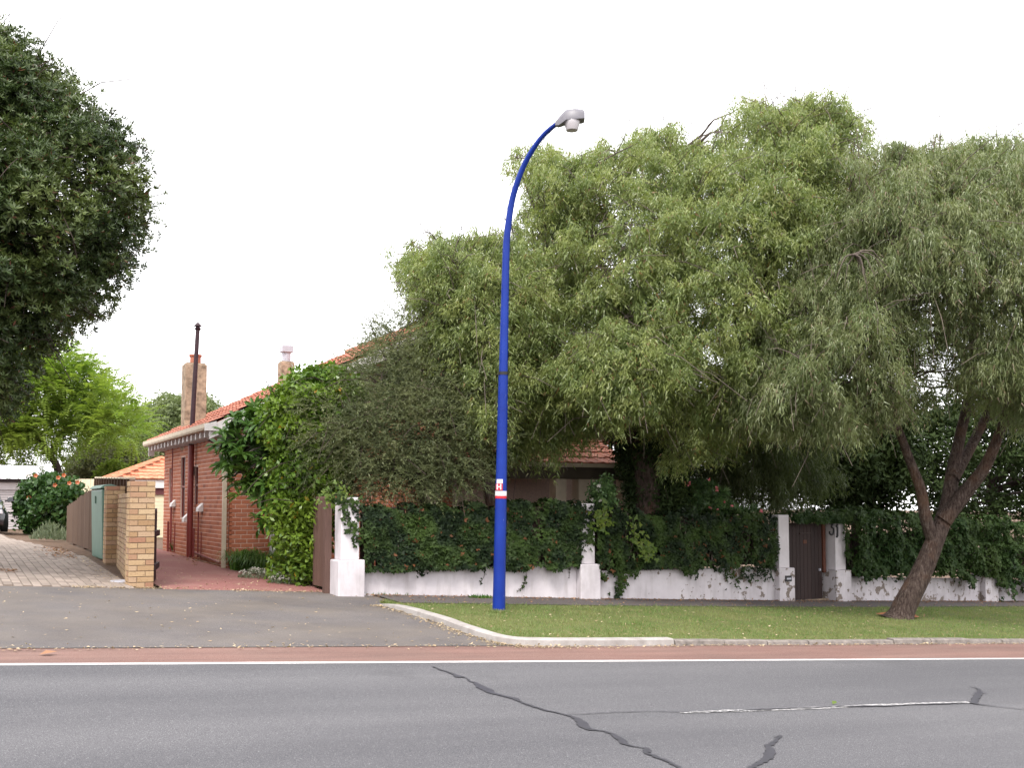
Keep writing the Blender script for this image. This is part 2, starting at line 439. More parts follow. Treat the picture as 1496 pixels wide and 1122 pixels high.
M['shade'] = leaf_mat('shade_leaf', (.016, .028, .011), (.026, .042, .015), (.04, .058, .021), (.042, .064, .02), .12, .6, .8, spec=.08)  # leaf colours darkened to carry the shade under the trees
M['olean'] = leaf_mat('oleander_leaf', (.05, .10, .035), (.08, .145, .05), (.12, .19, .07), None, .25, .35)
M['strap'] = leaf_mat('strap_leaf', (.045, .105, .022), (.07, .15, .03), (.11, .20, .045), None, .3, .35)
M['grey_leaf'] = leaf_mat('grey_leaf', (.10, .13, .08), (.14, .17, .105), (.185, .205, .14), None, .25, .6)
M['flower_white'] = leaf_mat('white_petal', (.45, .43, .41), (.52, .5, .48), (.58, .56, .54), None, .3, .6)
M['flower_orange'] = leaf_mat('orange_petal', (.42, .12, .06), (.48, .15, .08), (.5, .19, .11), None, .35, .5)
M['flower_pink'] = leaf_mat('pink_petal', (.60, .12, .17), (.66, .17, .22), (.70, .26, .30), None, .35, .5)
M['grass'] = leaf_mat('grass_blade', (.09, .152, .040), (.132, .202, .058), (.18, .238, .082), (.225, .242, .10), .40, .5, 1.0, odd=(.06, (.30, .24, .12)))
M['litter'] = leaf_mat('fallen_leaf', (.26, .18, .11), (.36, .27, .17), (.44, .36, .25), None, .15, .7)
M['litter_dark'] = leaf_mat('fallen_leaf_brown', (.16, .075, .045), (.24, .12, .07), (.38, .24, .13), None, .1, .8)

# ================================================================== SETTING: ground, road, pavements
def strip(name, A, B, dz, mat, parent=None, kind='structure', nseg=1):
    """ground-following sheet between two plan polylines of equal length"""
    V = []; Fc = []
    for a, b in zip(A, B):
        for k in range(nseg + 1):
            t = k / nseg; x = a[0] + (b[0] - a[0]) * t; y = a[1] + (b[1] - a[1]) * t
            V.append((x, y, gz(x, y) + dz))
    w = nseg + 1
    for i in range(len(A) - 1):
        for k in range(nseg):
            Fc.append((i * w + k, i * w + k + 1, (i + 1) * w + k + 1, (i + 1) * w + k))
    mb = MB(); mb.v = V; mb.f = Fc
    me = bpy.data.meshes.new(name); me.from_pydata(V, [], Fc); me.update()
    bm = bmesh.new(); bm.from_mesh(me); bmesh.ops.recalc_face_normals(bm, faces=bm.faces[:])
    if sum(f.normal.z for f in bm.faces) < 0: bmesh.ops.reverse_faces(bm, faces=bm.faces[:])
    bm.to_mesh(me); bm.free()
    o = link(name, me, parent, mat)
    if kind and parent is None: o['kind'] = kind
    return o
def catmull(pts, n=6):
    out = []
    for i in range(len(pts) - 1):
        p0 = pts[max(i - 1, 0)]; p1 = pts[i]; p2 = pts[i + 1]; p3 = pts[min(i + 2, len(pts) - 1)]
        for k in range(n):
            t = k / n
            out.append(tuple(.5 * (2 * b + (c - a) * t + (2 * a - 5 * b + 4 * c - d) * t * t + (3 * b - a - 3 * c + d) * t ** 3)
                             for a, b, c, d in zip(p0, p1, p2, p3)))
    out.append(tuple(pts[-1])); return out

xs = [-500, -300, -150, -80, -50, -30] + list(range(-28, 61, 2)) + [80, 130, 250, 500]
ys = [-400, -200, -100, -50, -20] + [y for y in range(-18, 40, 2)] + [50, 70, 110, 200, 400, 700]
V = [(x, y, gz(x, y) - .03) for y in ys for x in xs]
Fc = [(j * len(xs) + i, j * len(xs) + i + 1, (j + 1) * len(xs) + i + 1, (j + 1) * len(xs) + i) for j in range(len(ys) - 1) for i in range(len(xs) - 1)]
me = bpy.data.meshes.new('ground'); me.from_pydata(V, [], Fc); me.update()
ground = link('ground', me, None, M['soil']); ground['kind'] = 'structure'

wl0, wl1 = Vector((.47, 9.81)), Vector((13.12, 9.10))
def whitev(x): return wl0.y + (x - wl0.x) * (wl1.y - wl0.y) / (wl1.x - wl0.x) if -30 < x < 40 else (11.5 if x <= -30 else 7.58)
U = [-90, -60, -30] + list(range(-28, 41, 2)) + [60, 90]
road = strip('road', [(u, -5.0) for u in U], [(u, whitev(u) - .02) for u in U], 0.0, M['road'], nseg=4)
strip('edge_line', [(u, whitev(u) - .05) for u in U], [(u, whitev(u) + .06) for u in U], .004, M['paint'], road)
def apronv(x): return whitev(x) + .95 + (.0 if x > 0 else .0)
strip('cycle_shoulder', [(u, whitev(u) + .0) for u in U], [(u, 10.72 - .018 * u) if u < 6 else (u, 10.75) for u in U], -.0025, M['red'])
# gutter to kerb, driveway apron, footpath
apr_u = [-30, -20, -12, -6, -2, 0, 2, 3, 4, 5, 5.6, 6.3]
strip('driveway_apron', [(u, 10.70 - .018 * u) for u in apr_u], [(u, 16.32 + .0 * u) for u in apr_u], .003, M['apron'], nseg=3)

kp = [G(x, y) for x, y in ((552, 885), (575, 890), (608, 901), (642, 911.5), (665, 920.5), (690, 929), (717, 937.5), (745, 942.5), (774, 944.5), (831, 945), (900, 944.5), (985, 943.5))]
kp = catmull([(p.x, p.y) for p in kp], 5)
def kerb_body(pts, w, h, h0=0.0, rnd=.03):
    mb = MB(); n = len(pts); prof = [(0, -.05), (0.01, 1.0 - rnd * 6), (.035, 1.0), (w, 1.0), (w, -.05)]
    for i, p in enumerate(pts):
        a = Vector(pts[max(i - 1, 0)]); b = Vector(pts[min(i + 1, n - 1)]); d = (b - a).normalized(); nr = Vector((-d.y, d.x))
        hh = h * (h0 + (1 - h0) * min(1, i / 9)) if h0 < 1 else h
        for o, z in prof:
            q = Vector(p) + nr * o
            mb.v.append((q.x, q.y, gz(q.x, q.y) + z * hh))
    k = len(prof)
    for i in range(n - 1):
        for j in range(k - 1): mb.f.append((i * k + j, (i + 1) * k + j, (i + 1) * k + j + 1, i * k + j + 1))
    mb.f.append(tuple(range(k))); mb.f.append(tuple(range((n - 1) * k, n * k))[::-1])
    return mb
kerb = kerb_body(kp, .15, .085, .3).build('kerb', M['kerb'], smooth=True); kerb['kind'] = 'structure'
# older kerb stones running on to the right
kx0, ky0 = kp[-1]; kR = G(1496, 940.5); slope = (kR.y - ky0) / (kR.x - kx0)
x = kx0 + .02
i = 0
while x < 34:
    L = random.uniform(.72, .98)
    ya = ky0 + (x - kx0) * slope + random.uniform(-.012, .012)
    pts = [(x, ya), (x + L / 2, ya + slope * L / 2), (x + L - .018, ya + slope * L)]
    o = kerb_body(pts, .15, .06 + random.uniform(-.012, .012), 1.0).build('kerb_stone', M['old_kerb_stone'], kerb)
    x += L
def kerbv(u): return ky0 + (u - kx0) * slope
# verge turf behind the kerb, footpath beyond it along the wall
FEN = [(5.76, 15.88), (10.33, 15.88), (15.38, 16.14), (17.13, 16.30), (23.1, 16.95), (32, 17.9), (44, 19.2)]
def fenv(u):
    for a, b in zip(FEN[:-1], FEN[1:]):
        if u <= b[0]: return a[1] + (u - a[0]) * (b[1] - a[1]) / (b[0] - a[0])
    return FEN[-1][1]
def pathv(u): return fenv(u) - 1.12
kback = []
for i, p in enumerate(kp):
    a = Vector(kp[max(i - 1, 0)]); b = Vector(kp[min(i + 1, len(kp) - 1)]); d = (b - a).normalized()
    q = Vector(p) + Vector((-d.y, d.x)) * .15; kback.append((q.x, q.y))
front = kback + [(u, kerbv(u) + .13) for u in np.arange(kx0 + .6, 34, 1.0)]
TURF = .03
# the turf: rows from the kerb back to the path
Af, Bf = [], []
for (u, v) in front:
    Af.append((u, v)); ub = max(u, 6.0) if v > 11.2 else u
    Bf.append((max(u + (0.0 if u > 7 else .0), u), max(v + .02, pathv(max(u, 5.8)) - 0.0)))
turf = strip('grass_verge', Af, Bf, TURF - .012, M['turf'], nseg=4)
fp_u = [6.2, 6.5] + list(np.arange(7, 45, 1.0))
strip('footpath', [(u, pathv(u) - .06) for u in fp_u], [(u, fenv(u) + .1) for u in fp_u], .026, M['path'])
# driveways
dv = [16.28, 17, 18, 19, 20, 21, 22, 23, 24, 26, 28, 30, 34, 38, 44]
strip('red_driveway', [(2.98 if v < 19 else 3.2, v) for v in dv], [(min(5.75, 5.62 + .03 * (v - 16)) if v < 18.6 else max(4.75, 5.70 - .35 * (v - 18.6)), v) for v in dv], .004, M['drive'])
pj = strip('paved_driveway', [(-7, v) for v in dv], [(2.62 if v < 22 else 2.62 - .12 * (min(v, 30) - 22), v) for v in dv], .0, M['paver_joint'], nseg=3)

# ---- shared helpers for pieces in bulk
def pieces(specs, name, mat, parent, limit=300, meshes=None, rest='stuff'):
    """specs: (location, rotation Euler, mesh key); meshes: key -> mesh. First `limit` become objects, the rest one joined part"""
    for me in meshes.values():
        if len(me.materials) == 0: me.materials.append(mat)
    for loc, rot, key in specs[:limit]:
        o = bpy.data.objects.new(name, meshes[key]); COL.objects.link(o)
        o.parent = parent; o.matrix_parent_inverse = Matrix.Translation(-world_loc(parent))
        o.location = loc; o.rotation_euler = rot
    if len(specs) > limit:
        data = {}
        VV, FF, off = [], [], 0
        for loc, rot, key in specs[limit:]:
            if key not in data:
                me = meshes[key]; data[key] = (np.array([v.co for v in me.vertices]), [tuple(p.vertices) for p in me.polygons])
            v, f = data[key]
            R = np.array(rot.to_matrix() if hasattr(rot, 'to_matrix') else Matrix.Identity(3))
            VV.append(v @ R.T + np.array(loc)); FF += [tuple(i + off for i in q) for q in f]; off += len(v)
        me = bpy.data.meshes.new(name + '_field'); me.from_pydata(np.concatenate(VV).tolist(), [], FF); me.update()
        o = link(name + '_field', me, parent, mat); o['kind'] = 'stuff'
from mathutils import Euler
def box_mesh(name, sx, sy, sz, bev=.0):
    mb = MB().box((0, 0, -sz / 2), sx, sy, sz)
    me = mb.mesh(name)
    if bev:
        bm = bmesh.new(); bm.from_mesh(me)
        ed = [e for e in bm.edges]
        bmesh.ops.bevel(bm, geom=ed, offset=bev, segments=1, affect='EDGES'); bm.to_mesh(me); bm.free()
    return me

# pavers: long side running up the drive
pm = {'full': box_mesh('paver', .118, .232, .05, .006)}
sp = []
for i in range(42):
    x = 2.50 - i * .126
    y0 = 16.42 + (.12 if i % 2 else 0)
    for j in range(80):
        y = y0 + j * .24
        lim = 2.62 if y < 22 else 2.62 - .12 * (min(y, 30) - 22)
        if x > lim - .06 or y > 34: continue
        # inside the view only
        cx_ = x * CA - y * SA; cz_ = x * SA + y * CA
        if cx_ / cz_ < -.545: continue
        sp.append((Vector((x, y, gz(x, y) - .010 + random.uniform(-.004, .004))), Euler((.033 + random.uniform(-.01, .01), .0595 + random.uniform(-.01, .01), random.uniform(-.01, .01))), 'full'))
sp.sort(key=lambda s: s[0].x * SA + s[0].y * CA)
pieces(sp, 'paver', M['paver'], pj, 300, pm)

# ---- crack seams poured with tar, and the worn lane line
def ribbon(name, px, widths, mat, dz, parent, n=5, jit=.02):
    if name == 'tar_seam': widths = [w * .62 for w in widths]
    pts = []
    for (x, y), w in zip(px, widths):
        g = G(x, y); pts.append((g.x, g.y, w))
    pts = catmull(pts, n)
    A, B = [], []
    for i, p in enumerate(pts):
        a = Vector(pts[max(i - 1, 0)][:2]); b = Vector(pts[min(i + 1, len(pts) - 1)][:2]); d = (b - a).normalized(); nr = Vector((-d.y, d.x))
        w = max(.004, p[2])
        q = Vector(p[:2]) + nr * random.uniform(-jit, jit) * .4
        A.append(tuple(q + nr * w / 2 * random.uniform(.75, 1.25))); B.append(tuple(q - nr * w / 2 * random.uniform(.75, 1.25)))
    return strip(name, A, B, dz, mat, parent)
cs = lambda x, y: (640 + x / 4.156, 970 + y / 4.156)
ribbon('tar_seam', [cs(-30, 20), cs(0, 35), cs(60, 55), cs(105, 72), cs(130, 82), cs(165, 88), cs(195, 110), cs(230, 122), cs(262, 145), cs(300, 165), cs(335, 183), cs(400, 200), cs(460, 214), cs(490, 232), cs(560, 258), cs(650, 285), cs(730, 305), cs(800, 322), cs(850, 345), cs(880, 375), cs(910, 402), cs(960, 408), cs(1020, 418), cs(1060, 435), cs(1105, 465), cs(1130, 490), cs(1180, 505), cs(1250, 517), cs(1272, 530), cs(1262, 547), cs(1300, 560), cs(1360, 585), cs(1440, 622), cs(1500, 660)],
       [.03, .04, .05, .07, .15, .03, .04, .07, .13, .16, .09, .08, .11, .05, .06, .06, .05, .05, .10, .14, .11, .05, .05, .07, .10, .08, .04, .04, .09, .05, .07, .06, .06, .05], M['tar'], .007, road)
cs2 = lambda x, y: (748 + x / 2, 840 + y / 2)
ribbon('tar_seam', [cs2(165, 409), cs2(220, 409), cs2(300, 404), cs2(400, 402), cs2(500, 403), cs2(560, 404), cs2(620, 403), cs2(680, 399), cs2(740, 396), cs2(790, 394), cs2(860, 392), cs2(930, 389), cs2(1000, 387), cs2(1080, 386), cs2(1130, 384), cs2(1200, 381), cs2(1260, 379), cs2(1330, 378), cs2(1350, 377)],
       [.012, .02, .02, .022, .02, .012, .02, .025, .06, .04, .05, .035, .06, .06, .03, .05, .06, .03, .05], M['tar'], .0085, road, jit=.03)
ribbon('tar_seam', [cs2(1340, 328), cs2(1365, 338), cs2(1362, 350), cs2(1358, 362), cs2(1350, 377), cs2(1380, 383), cs2(1430, 389), cs2(1496, 396), cs2(1560, 402)], [.02, .05, .12, .10, .12, .06, .03, .03, .02], M['tar'], .010, road)
ribbon('tar_seam', [cs2(1362, 348), cs2(1376, 348), cs2(1390, 350)], [.04, .05, .02], M['tar'], .0115, road)
ribbon('tar_seam', [cs2(765, 478), cs2(785, 473), cs2(765, 492), cs2(750, 503), cs2(757, 517), cs2(748, 532), cs2(738, 546), cs2(715, 556), cs2(690, 570)], [.01, .03, .05, .08, .11, .12, .09, .07, .05], M['tar'], .007, road)
ribbon('lane_line', [cs2(490, 405), cs2(560, 402.5), cs2(620, 400), cs2(670, 398.5), cs2(720, 398)], [.03, .07, .09, .08, .05], M['worn_white'], .005, road)
ribbon('lane_line', [cs2(720, 397.5), cs2(860, 392), cs2(1000, 385.5), cs2(1130, 380.5), cs2(1240, 377), cs2(1335, 374)], [.07, .085, .085, .085, .085, .06], M['worn'], .005, road)

# ================================================================== foliage machinery
def leaf_quad(L, W, base, d, w, bend=0.0, fold=0.0):
    """a pointed leaf from base along d, width vector w: 4 vertices, 1 quad (kite)"""
    base = np.array(base); d = np.array(d) / np.linalg.norm(d); w = np.array(w); w = w - d * np.dot(w, d); w /= np.linalg.norm(w)
    n = np.cross(d, w)
    m = base + d * L * .45 + n * bend * L
    return [base, m + w * W / 2, base + d * L, m - w * W / 2]
def rdir(zb=0.0):
    v = rng.normal(size=3); v[2] += zb; return v / np.linalg.norm(v)
def tmpl(leaves):
    V = np.array([p for l in leaves for p in l]); Fq = np.arange(len(V)).reshape(-1, 4); return V, Fq
def spray_weeping(nl=24, L=.5, leafL=.11, leafW=.016, spread=.38):
    out = []
    curve = [np.array((.32 * L * math.sin(t * 1.3), rng.normal() * .01, -L * t ** 1.6 + .12 * L * math.sin(t * 3.1))) for t in np.linspace(0, 1, nl)]
    for i, p in enumerate(curve):
        d = np.array((rng.normal() * spread, rng.normal() * spread, -1.0)); d[0] += .3
        q = leaf_quad(leafL * rng.uniform(.7, 1.25), leafW * 1.25 * rng.uniform(.8, 1.2), p + rng.normal(size=3) * .03, d, rdir(), 0)
        w = (q[1] - q[3]) / 2; b0 = q[0] + (q[2] - q[0]) * .12; out.append([b0 + w, q[2], b0 - w])
    for i in range(0, nl - 4, 5):      # the hanging twig itself
        a, b = curve[i], curve[i + 4]; w = np.array((0, .006, 0)); out.append([a - w, a + w, b])
    V = np.array([p for l in out for p in l]); return V, np.arange(len(V)).reshape(-1, 3)
def spray_whorl(nl=10, leafL=.11, leafW=.03, up=.7):
    out = []
    for i in range(nl):
        t = 2 * math.pi * i / nl * 1.7; e = up * rng.uniform(.3, 1.5)
        d = np.array((math.cos(t), math.sin(t), e)); w = np.array((-math.sin(t), math.cos(t), rng.normal() * .25))
        out.append(leaf_quad(leafL * rng.uniform(.75, 1.15), leafW, np.array((0, 0, .05 * rng.random())), d, w, -.08))
    return tmpl(out)
def spray_round(nl=12, R=.14, leafL=.09, leafW=.045, zb=.4):
    out = []
    for i in range(nl):
        d = rdir(zb); out.append(leaf_quad(leafL * rng.uniform(.7, 1.2), leafW * rng.uniform(.8, 1.2), rdir() * R * rng.random() ** .5, d * np.array((1, 1, .6)), rdir(), .06))
    return tmpl(out)
def spray_sprig(n=22, L=.42, nL=.052, nW=.013, curve=.0):
    out = []
    pts = [np.array((L * t, curve * L * math.sin(t * 3), L * .45 * t - .55 * L * t * t)) for t in np.linspace(0, 1, n)]
    for i, p in enumerate(pts):
        d = np.array((.7, rng.normal(), rng.normal())); out.append(leaf_quad(nL * rng.uniform(.7, 1.2), nW, p, d, rdir()))
    for i in range(0, n - 6, 6):
        a, b = pts[i], pts[i + 6]; w = np.array((0, 0, .004)); out.append([a - w, a + w, b + w, b - w])
    return tmpl(out)
def spray_fern(n=18, L=.7, lL=.16, lW=.06):
    out = []
    for i in range(n):
        t = (i // 2) / (n / 2); s = 1 if i % 2 else -1
        p = np.array((L * t, 0, .18 * L * math.sin(t * 2.6) - .25 * L * t * t))
        out.append(leaf_quad(lL * (1.1 - .5 * t), lW, p, np.array((.45, s, -.18 + rng.normal() * .15)), np.array((1, 0, .2))))
    return tmpl(out)
def rotz_tilt(n, yaw, tilt):
    """rotation matrices: tilt about y then yaw about z, plus a random tilt about x"""
    cy, sy = np.cos(yaw), np.sin(yaw); ct, st = np.cos(tilt), np.sin(tilt)
    R = np.zeros((n, 3, 3)); R[:, 0, 0] = cy * ct; R[:, 0, 1] = -sy; R[:, 0, 2] = cy * st
    R[:, 1, 0] = sy * ct; R[:, 1, 1] = cy; R[:, 1, 2] = sy * st; R[:, 2, 0] = -st; R[:, 2, 2] = ct
    return R
def rot_to(nrm, n):
    """matrices carrying +z onto nrm with a random spin"""
    z = nrm / np.linalg.norm(nrm, axis=1, keepdims=True); a = rng.normal(size=(n, 3)); x = a - z * np.sum(a * z, 1, keepdims=True)
    x /= np.linalg.norm(x, axis=1, keepdims=True); y = np.cross(z, x)
    return np.stack([x, y, z], axis=2)
def scatter(name, templates, pos, R, scale, mat, parent=None):
    pos = np.asarray(pos); n = len(pos); which = rng.integers(0, len(templates), n)
    VV, FF, off = [], [], 0
    for k, (V, Fq) in enumerate(templates):
        idx = np.where(which == k)[0]
        if len(idx) == 0: continue
        W = np.einsum('nij,vj->nvi', R[idx], V) * scale[idx][:, None, None] + pos[idx][:, None, :]
        VV.append(W.reshape(-1, 3)); f = (np.arange(len(idx)) * len(V))[:, None, None] + Fq[None]; FF.append(f.reshape(-1, Fq.shape[1]) + off)
        off += len(idx) * len(V)
    me = np_mesh(name, np.concatenate(VV), np.concatenate(FF))
    return link(name, me, parent, mat)
def in_poly(pts, poly):
    x, y = pts[:, 0], pts[:, 1]; ins = np.zeros(len(pts), bool); n = len(poly)
    for i in range(n):
        x1, y1 = poly[i]; x2, y2 = poly[(i + 1) % n]
        c = ((y1 > y) != (y2 > y)) & (x < (x2 - x1) * (y - y1) / (y2 - y1 + 1e-9) + x1); ins ^= c
    return ins
def edge_dist(pts, poly):
    d = np.full(len(pts), 1e9); n = len(poly)
    for i in range(n):
        a = np.array(poly[i], float); b = np.array(poly[(i + 1) % n], float); ab = b - a
        t = np.clip(((pts - a) @ ab) / (ab @ ab), 0, 1); q = a + t[:, None] * ab; d = np.minimum(d, np.linalg.norm(pts - q, axis=1))
    return d
def crown_pts(poly, D, T, n, rc, R=2.0, front=.6, back=.25, tilt=0.0):
    """clump centres filling a rounded volume whose silhouette is poly at distance D, half depth T"""
    poly = np.array(poly, float); lo, hi = poly.min(0), poly.max(0)
    sc = D / F
    out = []; pts2 = np.zeros((0, 2))
    while len(out) < n:
        p = rng.uniform(lo, hi, (24, 2)); p = p[in_poly(p, poly)]
        if len(p) == 0: continue
        e = edge_dist(p, poly) * sc; ok = e > rc * .55; p = p[ok]; e = e[ok]
        if len(p) == 0: continue
        p = p[:5]; e = e[:5]          # of a few candidates keep the one in the emptiest spot
        if len(pts2):
            dd = np.min(np.linalg.norm(p[:, None] - pts2[None], axis=2), axis=1); i = int(np.argmax(dd))
        else: i = 0
        q, e1 = p[i], e[i]; pts2 = np.vstack([pts2, q])
        t = T * math.sqrt(max(0, 1 - (1 - min(1, e1 / R)) ** 2)); r = rng.random()
        if r < front: o = -t * rng.uniform(.6, 1)
        elif r < front + back: o = t * rng.uniform(.6, 1)
        else: o = t * rng.uniform(-.6, .6)
        out.append(np.array(P(q[0], q[1], D + o + tilt * (q[0] - lo[0]) / (hi[0] - lo[0]))))
    return np.array(out)
def shell(centres, rc, ns, zbias=.35, inner=.55, flat=.8):
    """spray positions on the upper and outer sides of each clump, with outward directions"""
    pos, dr = [], []
    for c in centres:
        r = rc * rng.uniform(.75, 1.25)
        d = rng.normal(size=(ns, 3)); d[:, 2] += zbias; d /= np.linalg.norm(d, axis=1, keepdims=True)
        rad = r * rng.uniform(inner, 1.0, (ns, 1)); q = d * rad; q[:, 2] *= flat
        pos.append(c + q); dr.append(d)
    return np.concatenate(pos), np.concatenate(dr)
def curve3(a, b, sag=.0, n=5, wob=.06):
    a = Vector(a); b = Vector(b); L = (b - a).length; out = []
    for k in range(n + 1):
        t = k / n; p = a.lerp(b, t); p.z += sag * L * math.sin(math.pi * t)
        if 0 < k < n: p += Vector(rng.normal(size=3)) * wob * L * .4
        out.append(p)
    return out
def branches(mb, limbs, centres, r0=.045, r1=.008, every=1, n=5):
    """a branch from the nearest limb point to each clump, with forking twigs"""
    pool = [Vector(p) for l in limbs for p in l[len(l) // 3:]]
    for c in centres[::every]:
        c = Vector(c)
        best = min(pool, key=lambda p: (p - c).length + max(0, p.z - c.z) * 1.5)
        pts = curve3(best, c, .10, n)
        rr = min(r0, .012 + .012 * (c - best).length)
        mb.tube(pts, [rr + (r1 - rr) * k / n for k in range(n + 1)], 5, False)
        for _ in range(2):
            e = c + Vector(rng.normal(size=3)) * .45
            mb.tube(curve3(pts[-2], e, .12, 3), [.010, .008, .006, .004], 4, False)

def wisps(poly, D, n, sp, top_only=True):
    """small loose tufts standing just outside an outline"""
    out = []; poly = np.array(poly, float); mid = poly.mean(0)
    while len(out) < n:
        i = rng.integers(0, len(poly)); a = poly[i]; b = poly[(i + 1) % len(poly)]
        if rng.random() > np.linalg.norm(b - a) / 90: continue
        q = a + (b - a) * rng.random(); nr = np.array((b[1] - a[1], -(b[0] - a[0]))); nr /= np.linalg.norm(nr) + 1e-9
        if nr @ (q - mid) < 0: nr = -nr
        if top_only and nr[1] > .3: continue
        q = q + nr * rng.uniform(-14, 5); out.append(np.array(P(q[0], q[1], D + rng.normal() * sp)))
    return np.array(out)
T_PEP = [spray_weeping(14, .22, .092, .0155, .62) for _ in range(7)]
T_PEP2 = [spray_weeping(16, .34, .10, .0125, .5) for _ in range(7)]
T_WHORL = [spray_whorl() for _ in range(4)]
T_ROUND = [spray_round() for _ in range(5)]
T_SPRIG = [spray_sprig(curve=c) for c in (-.15, 0, .12, .2)]
T_FERN = [spray_fern() for _ in range(4)]
def weeping_crown(name, centres, rc, ns, mat, parent, T=T_PEP, s=(.75, 1.25), per=4, zb=.9, flat=.62):
    """tufts on the top and sides of each clump, each a few drooping sprays springing from one twig"""
    pos, d = shell(centres, rc, ns // per, zb, .7, flat)
    pos = np.repeat(pos, per, 0) + rng.normal(size=(len(pos) * per, 3)) * .055; d = np.repeat(d, per, 0)
    n = len(pos); yaw = np.arctan2(d[:, 1], d[:, 0]) + rng.normal(size=n) * .7
    return scatter(name, T, pos, rotz_tilt(n, yaw, rng.normal(size=n) * .28), rng.uniform(s[0], s[1], n), mat, parent)
def outward_crown(name, centres, rc, ns, mat, parent, T, s=(.8, 1.2), zbias=.35, lift=.5, inner=.6, flat=.8):
    pos, d = shell(centres, rc, ns, zbias, inner, flat)
    n = len(pos); nr = d.copy(); nr[:, 2] += lift; nr += rng.normal(size=(n, 3)) * .25
    return scatter(name, T, pos, rot_to(nr, n), rng.uniform(s[0], s[1], n), mat, parent)
def sprig_crown(name, centres, rc, ns, mat, parent, T=T_SPRIG, s=(.7, 1.25), droop=.1, zbias=.3):
    pos, d = shell(centres, rc, ns, zbias)
    n = len(pos); yaw = np.arctan2(d[:, 1], d[:, 0]) + rng.normal(size=n) * .4; tilt = -np.arcsin(np.clip(d[:, 2], -1, 1)) * .7 + droop + rng.normal(size=n) * .3
    return scatter(name, T, pos, rotz_tilt(n, yaw, tilt), rng.uniform(s[0], s[1], n), mat, parent)

# ================================================================== BUILT THINGS
# ------------------------------------------------ white boundary walls with pillars
def add_pillar(par, u, v, base, plinth_top, top, wp=.43, ws=.30, label=None):
    g = gz(u, v)
    pl = MB().box((u, v, g - .1), wp, wp, plinth_top - g + .1).build('plinth', M['white_wall'], par, bevel=.015)
    sh = MB().box((u, v + .01, plinth_top), ws, ws, top - plinth_top).build('pillar', M['white_pillar'], par, bevel=.012)
    return pl, sh
def add_bay(par, a, b, za, zb, thick=.2, steps=6):
    mb = MB()
    for k in range(steps):
        t0, t1 = k / steps, (k + 1) / steps
        p0 = (a[0] + (b[0] - a[0]) * t0, a[1] + (b[1] - a[1]) * t0); p1 = (a[0] + (b[0] - a[0]) * t1, a[1] + (b[1] - a[1]) * t1)
        z0, z1 = za + (zb - za) * t0, za + (zb - za) * t1
        if k == 0:
            mb.v += [(p0[0], p0[1] - thick / 2, gz(*p0) - .15), (p0[0], p0[1] - thick / 2, z0 - .01), (p0[0], p0[1] - thick / 2 + .012, z0), (p0[0], p0[1] + thick / 2, z0), (p0[0], p0[1] + thick / 2, gz(*p0) - .15)]
        b0 = len(mb.v) - 5
        mb.v += [(p1[0], p1[1] - thick / 2, gz(*p1) - .15), (p1[0], p1[1] - thick / 2, z1 - .01), (p1[0], p1[1] - thick / 2 + .012, z1), (p1[0], p1[1] + thick / 2, z1), (p1[0], p1[1] + thick / 2, gz(*p1) - .15)]
        for j in range(4): mb.f.append((b0 + j, b0 + 5 + j, b0 + 6 + j, b0 + 1 + j))
    mb.f.append((0, 1, 2, 3, 4)); n = len(mb.v); mb.f.append((n - 1, n - 2, n - 3, n - 4, n - 5))
    return mb.build('wall_panel', M['white_wall'], par)
def add_slats(par, a, b, z0, z1, step=.135):
    L = math.hypot(b[0] - a[0], b[1] - a[1]); n = int(L / step); ang = math.atan2(b[1] - a[1], b[0] - a[0])
    for k in range(n):
        t = (k + .5) / n; h = z1 - z0 + random.uniform(-.03, .02)
        MB().box((a[0] + (b[0] - a[0]) * t, a[1] + (b[1] - a[1]) * t + .05, z0 + .004), .105, .02, h, ang).build('slat', M['slat_timber'], par)
bw = empty('boundary_wall', (5.76, 15.88, gz(5.76, 15.88)), 'low white masonry wall with pillars under dark ivy, between driveway and gate', 'wall')
add_pillar(bw, 5.76, 15.90, 0, .755, 1.76, .45, .31)
add_pillar(bw, 10.33, 15.90, 0, .56, 1.66, .43, .29)
p_gl = add_pillar(bw, 15.36, 16.16, 0, .32, 1.42, .43, .29)
add_bay(bw, (5.99, 15.93), (10.11, 15.93), .57, .55)
add_bay(bw, (10.55, 15.94), (15.14, 16.19), .42, .34)
add_slats(bw, (6.0, 15.94), (10.1, 15.94), .56, 1.58)
add_slats(bw, (10.6, 15.95), (15.1, 16.2), .40, 1.36, .125)
# letter slot in the pillar by the gate
lx, ly = 15.36, 16.16 - .215
MB().box((lx + .02, ly - .008, .045), .17, .03, .12).build('letter_plate', M['black_iron'], bw, bevel=.004)
MB().box((lx + .02, ly - .026, .085), .115, .012, .035).build('letter_flap', M['galvanised'], bw)
bw2 = empty('boundary_wall', (17.13, 16.3, gz(17.13, 16.3)), 'flaking white masonry wall under green creeper, right of the dark timber gate', 'wall')
add_pillar(bw2, 17.17, 16.34, 0, .21, 1.34, .46, .31)
add_pillar(bw2, 22.95, 16.97, 0, -.12, .55, .5, .36)
add_pillar(bw2, 29.0, 17.6, 0, -.45, .3, .5, .36)
add_bay(bw2, (17.4, 16.38), (22.7, 16.98), .04, -.22)
add_bay(bw2, (23.2, 17.05), (28.75, 17.62), -.28, -.55)
add_bay(bw2, (29.25, 17.7), (42, 19.1), -.55, -1.3)
add_slats(bw2, (17.45, 16.40), (22.7, 17.0), .02, 1.0, .112)
add_slats(bw2, (23.2, 17.08), (28.7, 17.66), -.3, .75, .112)
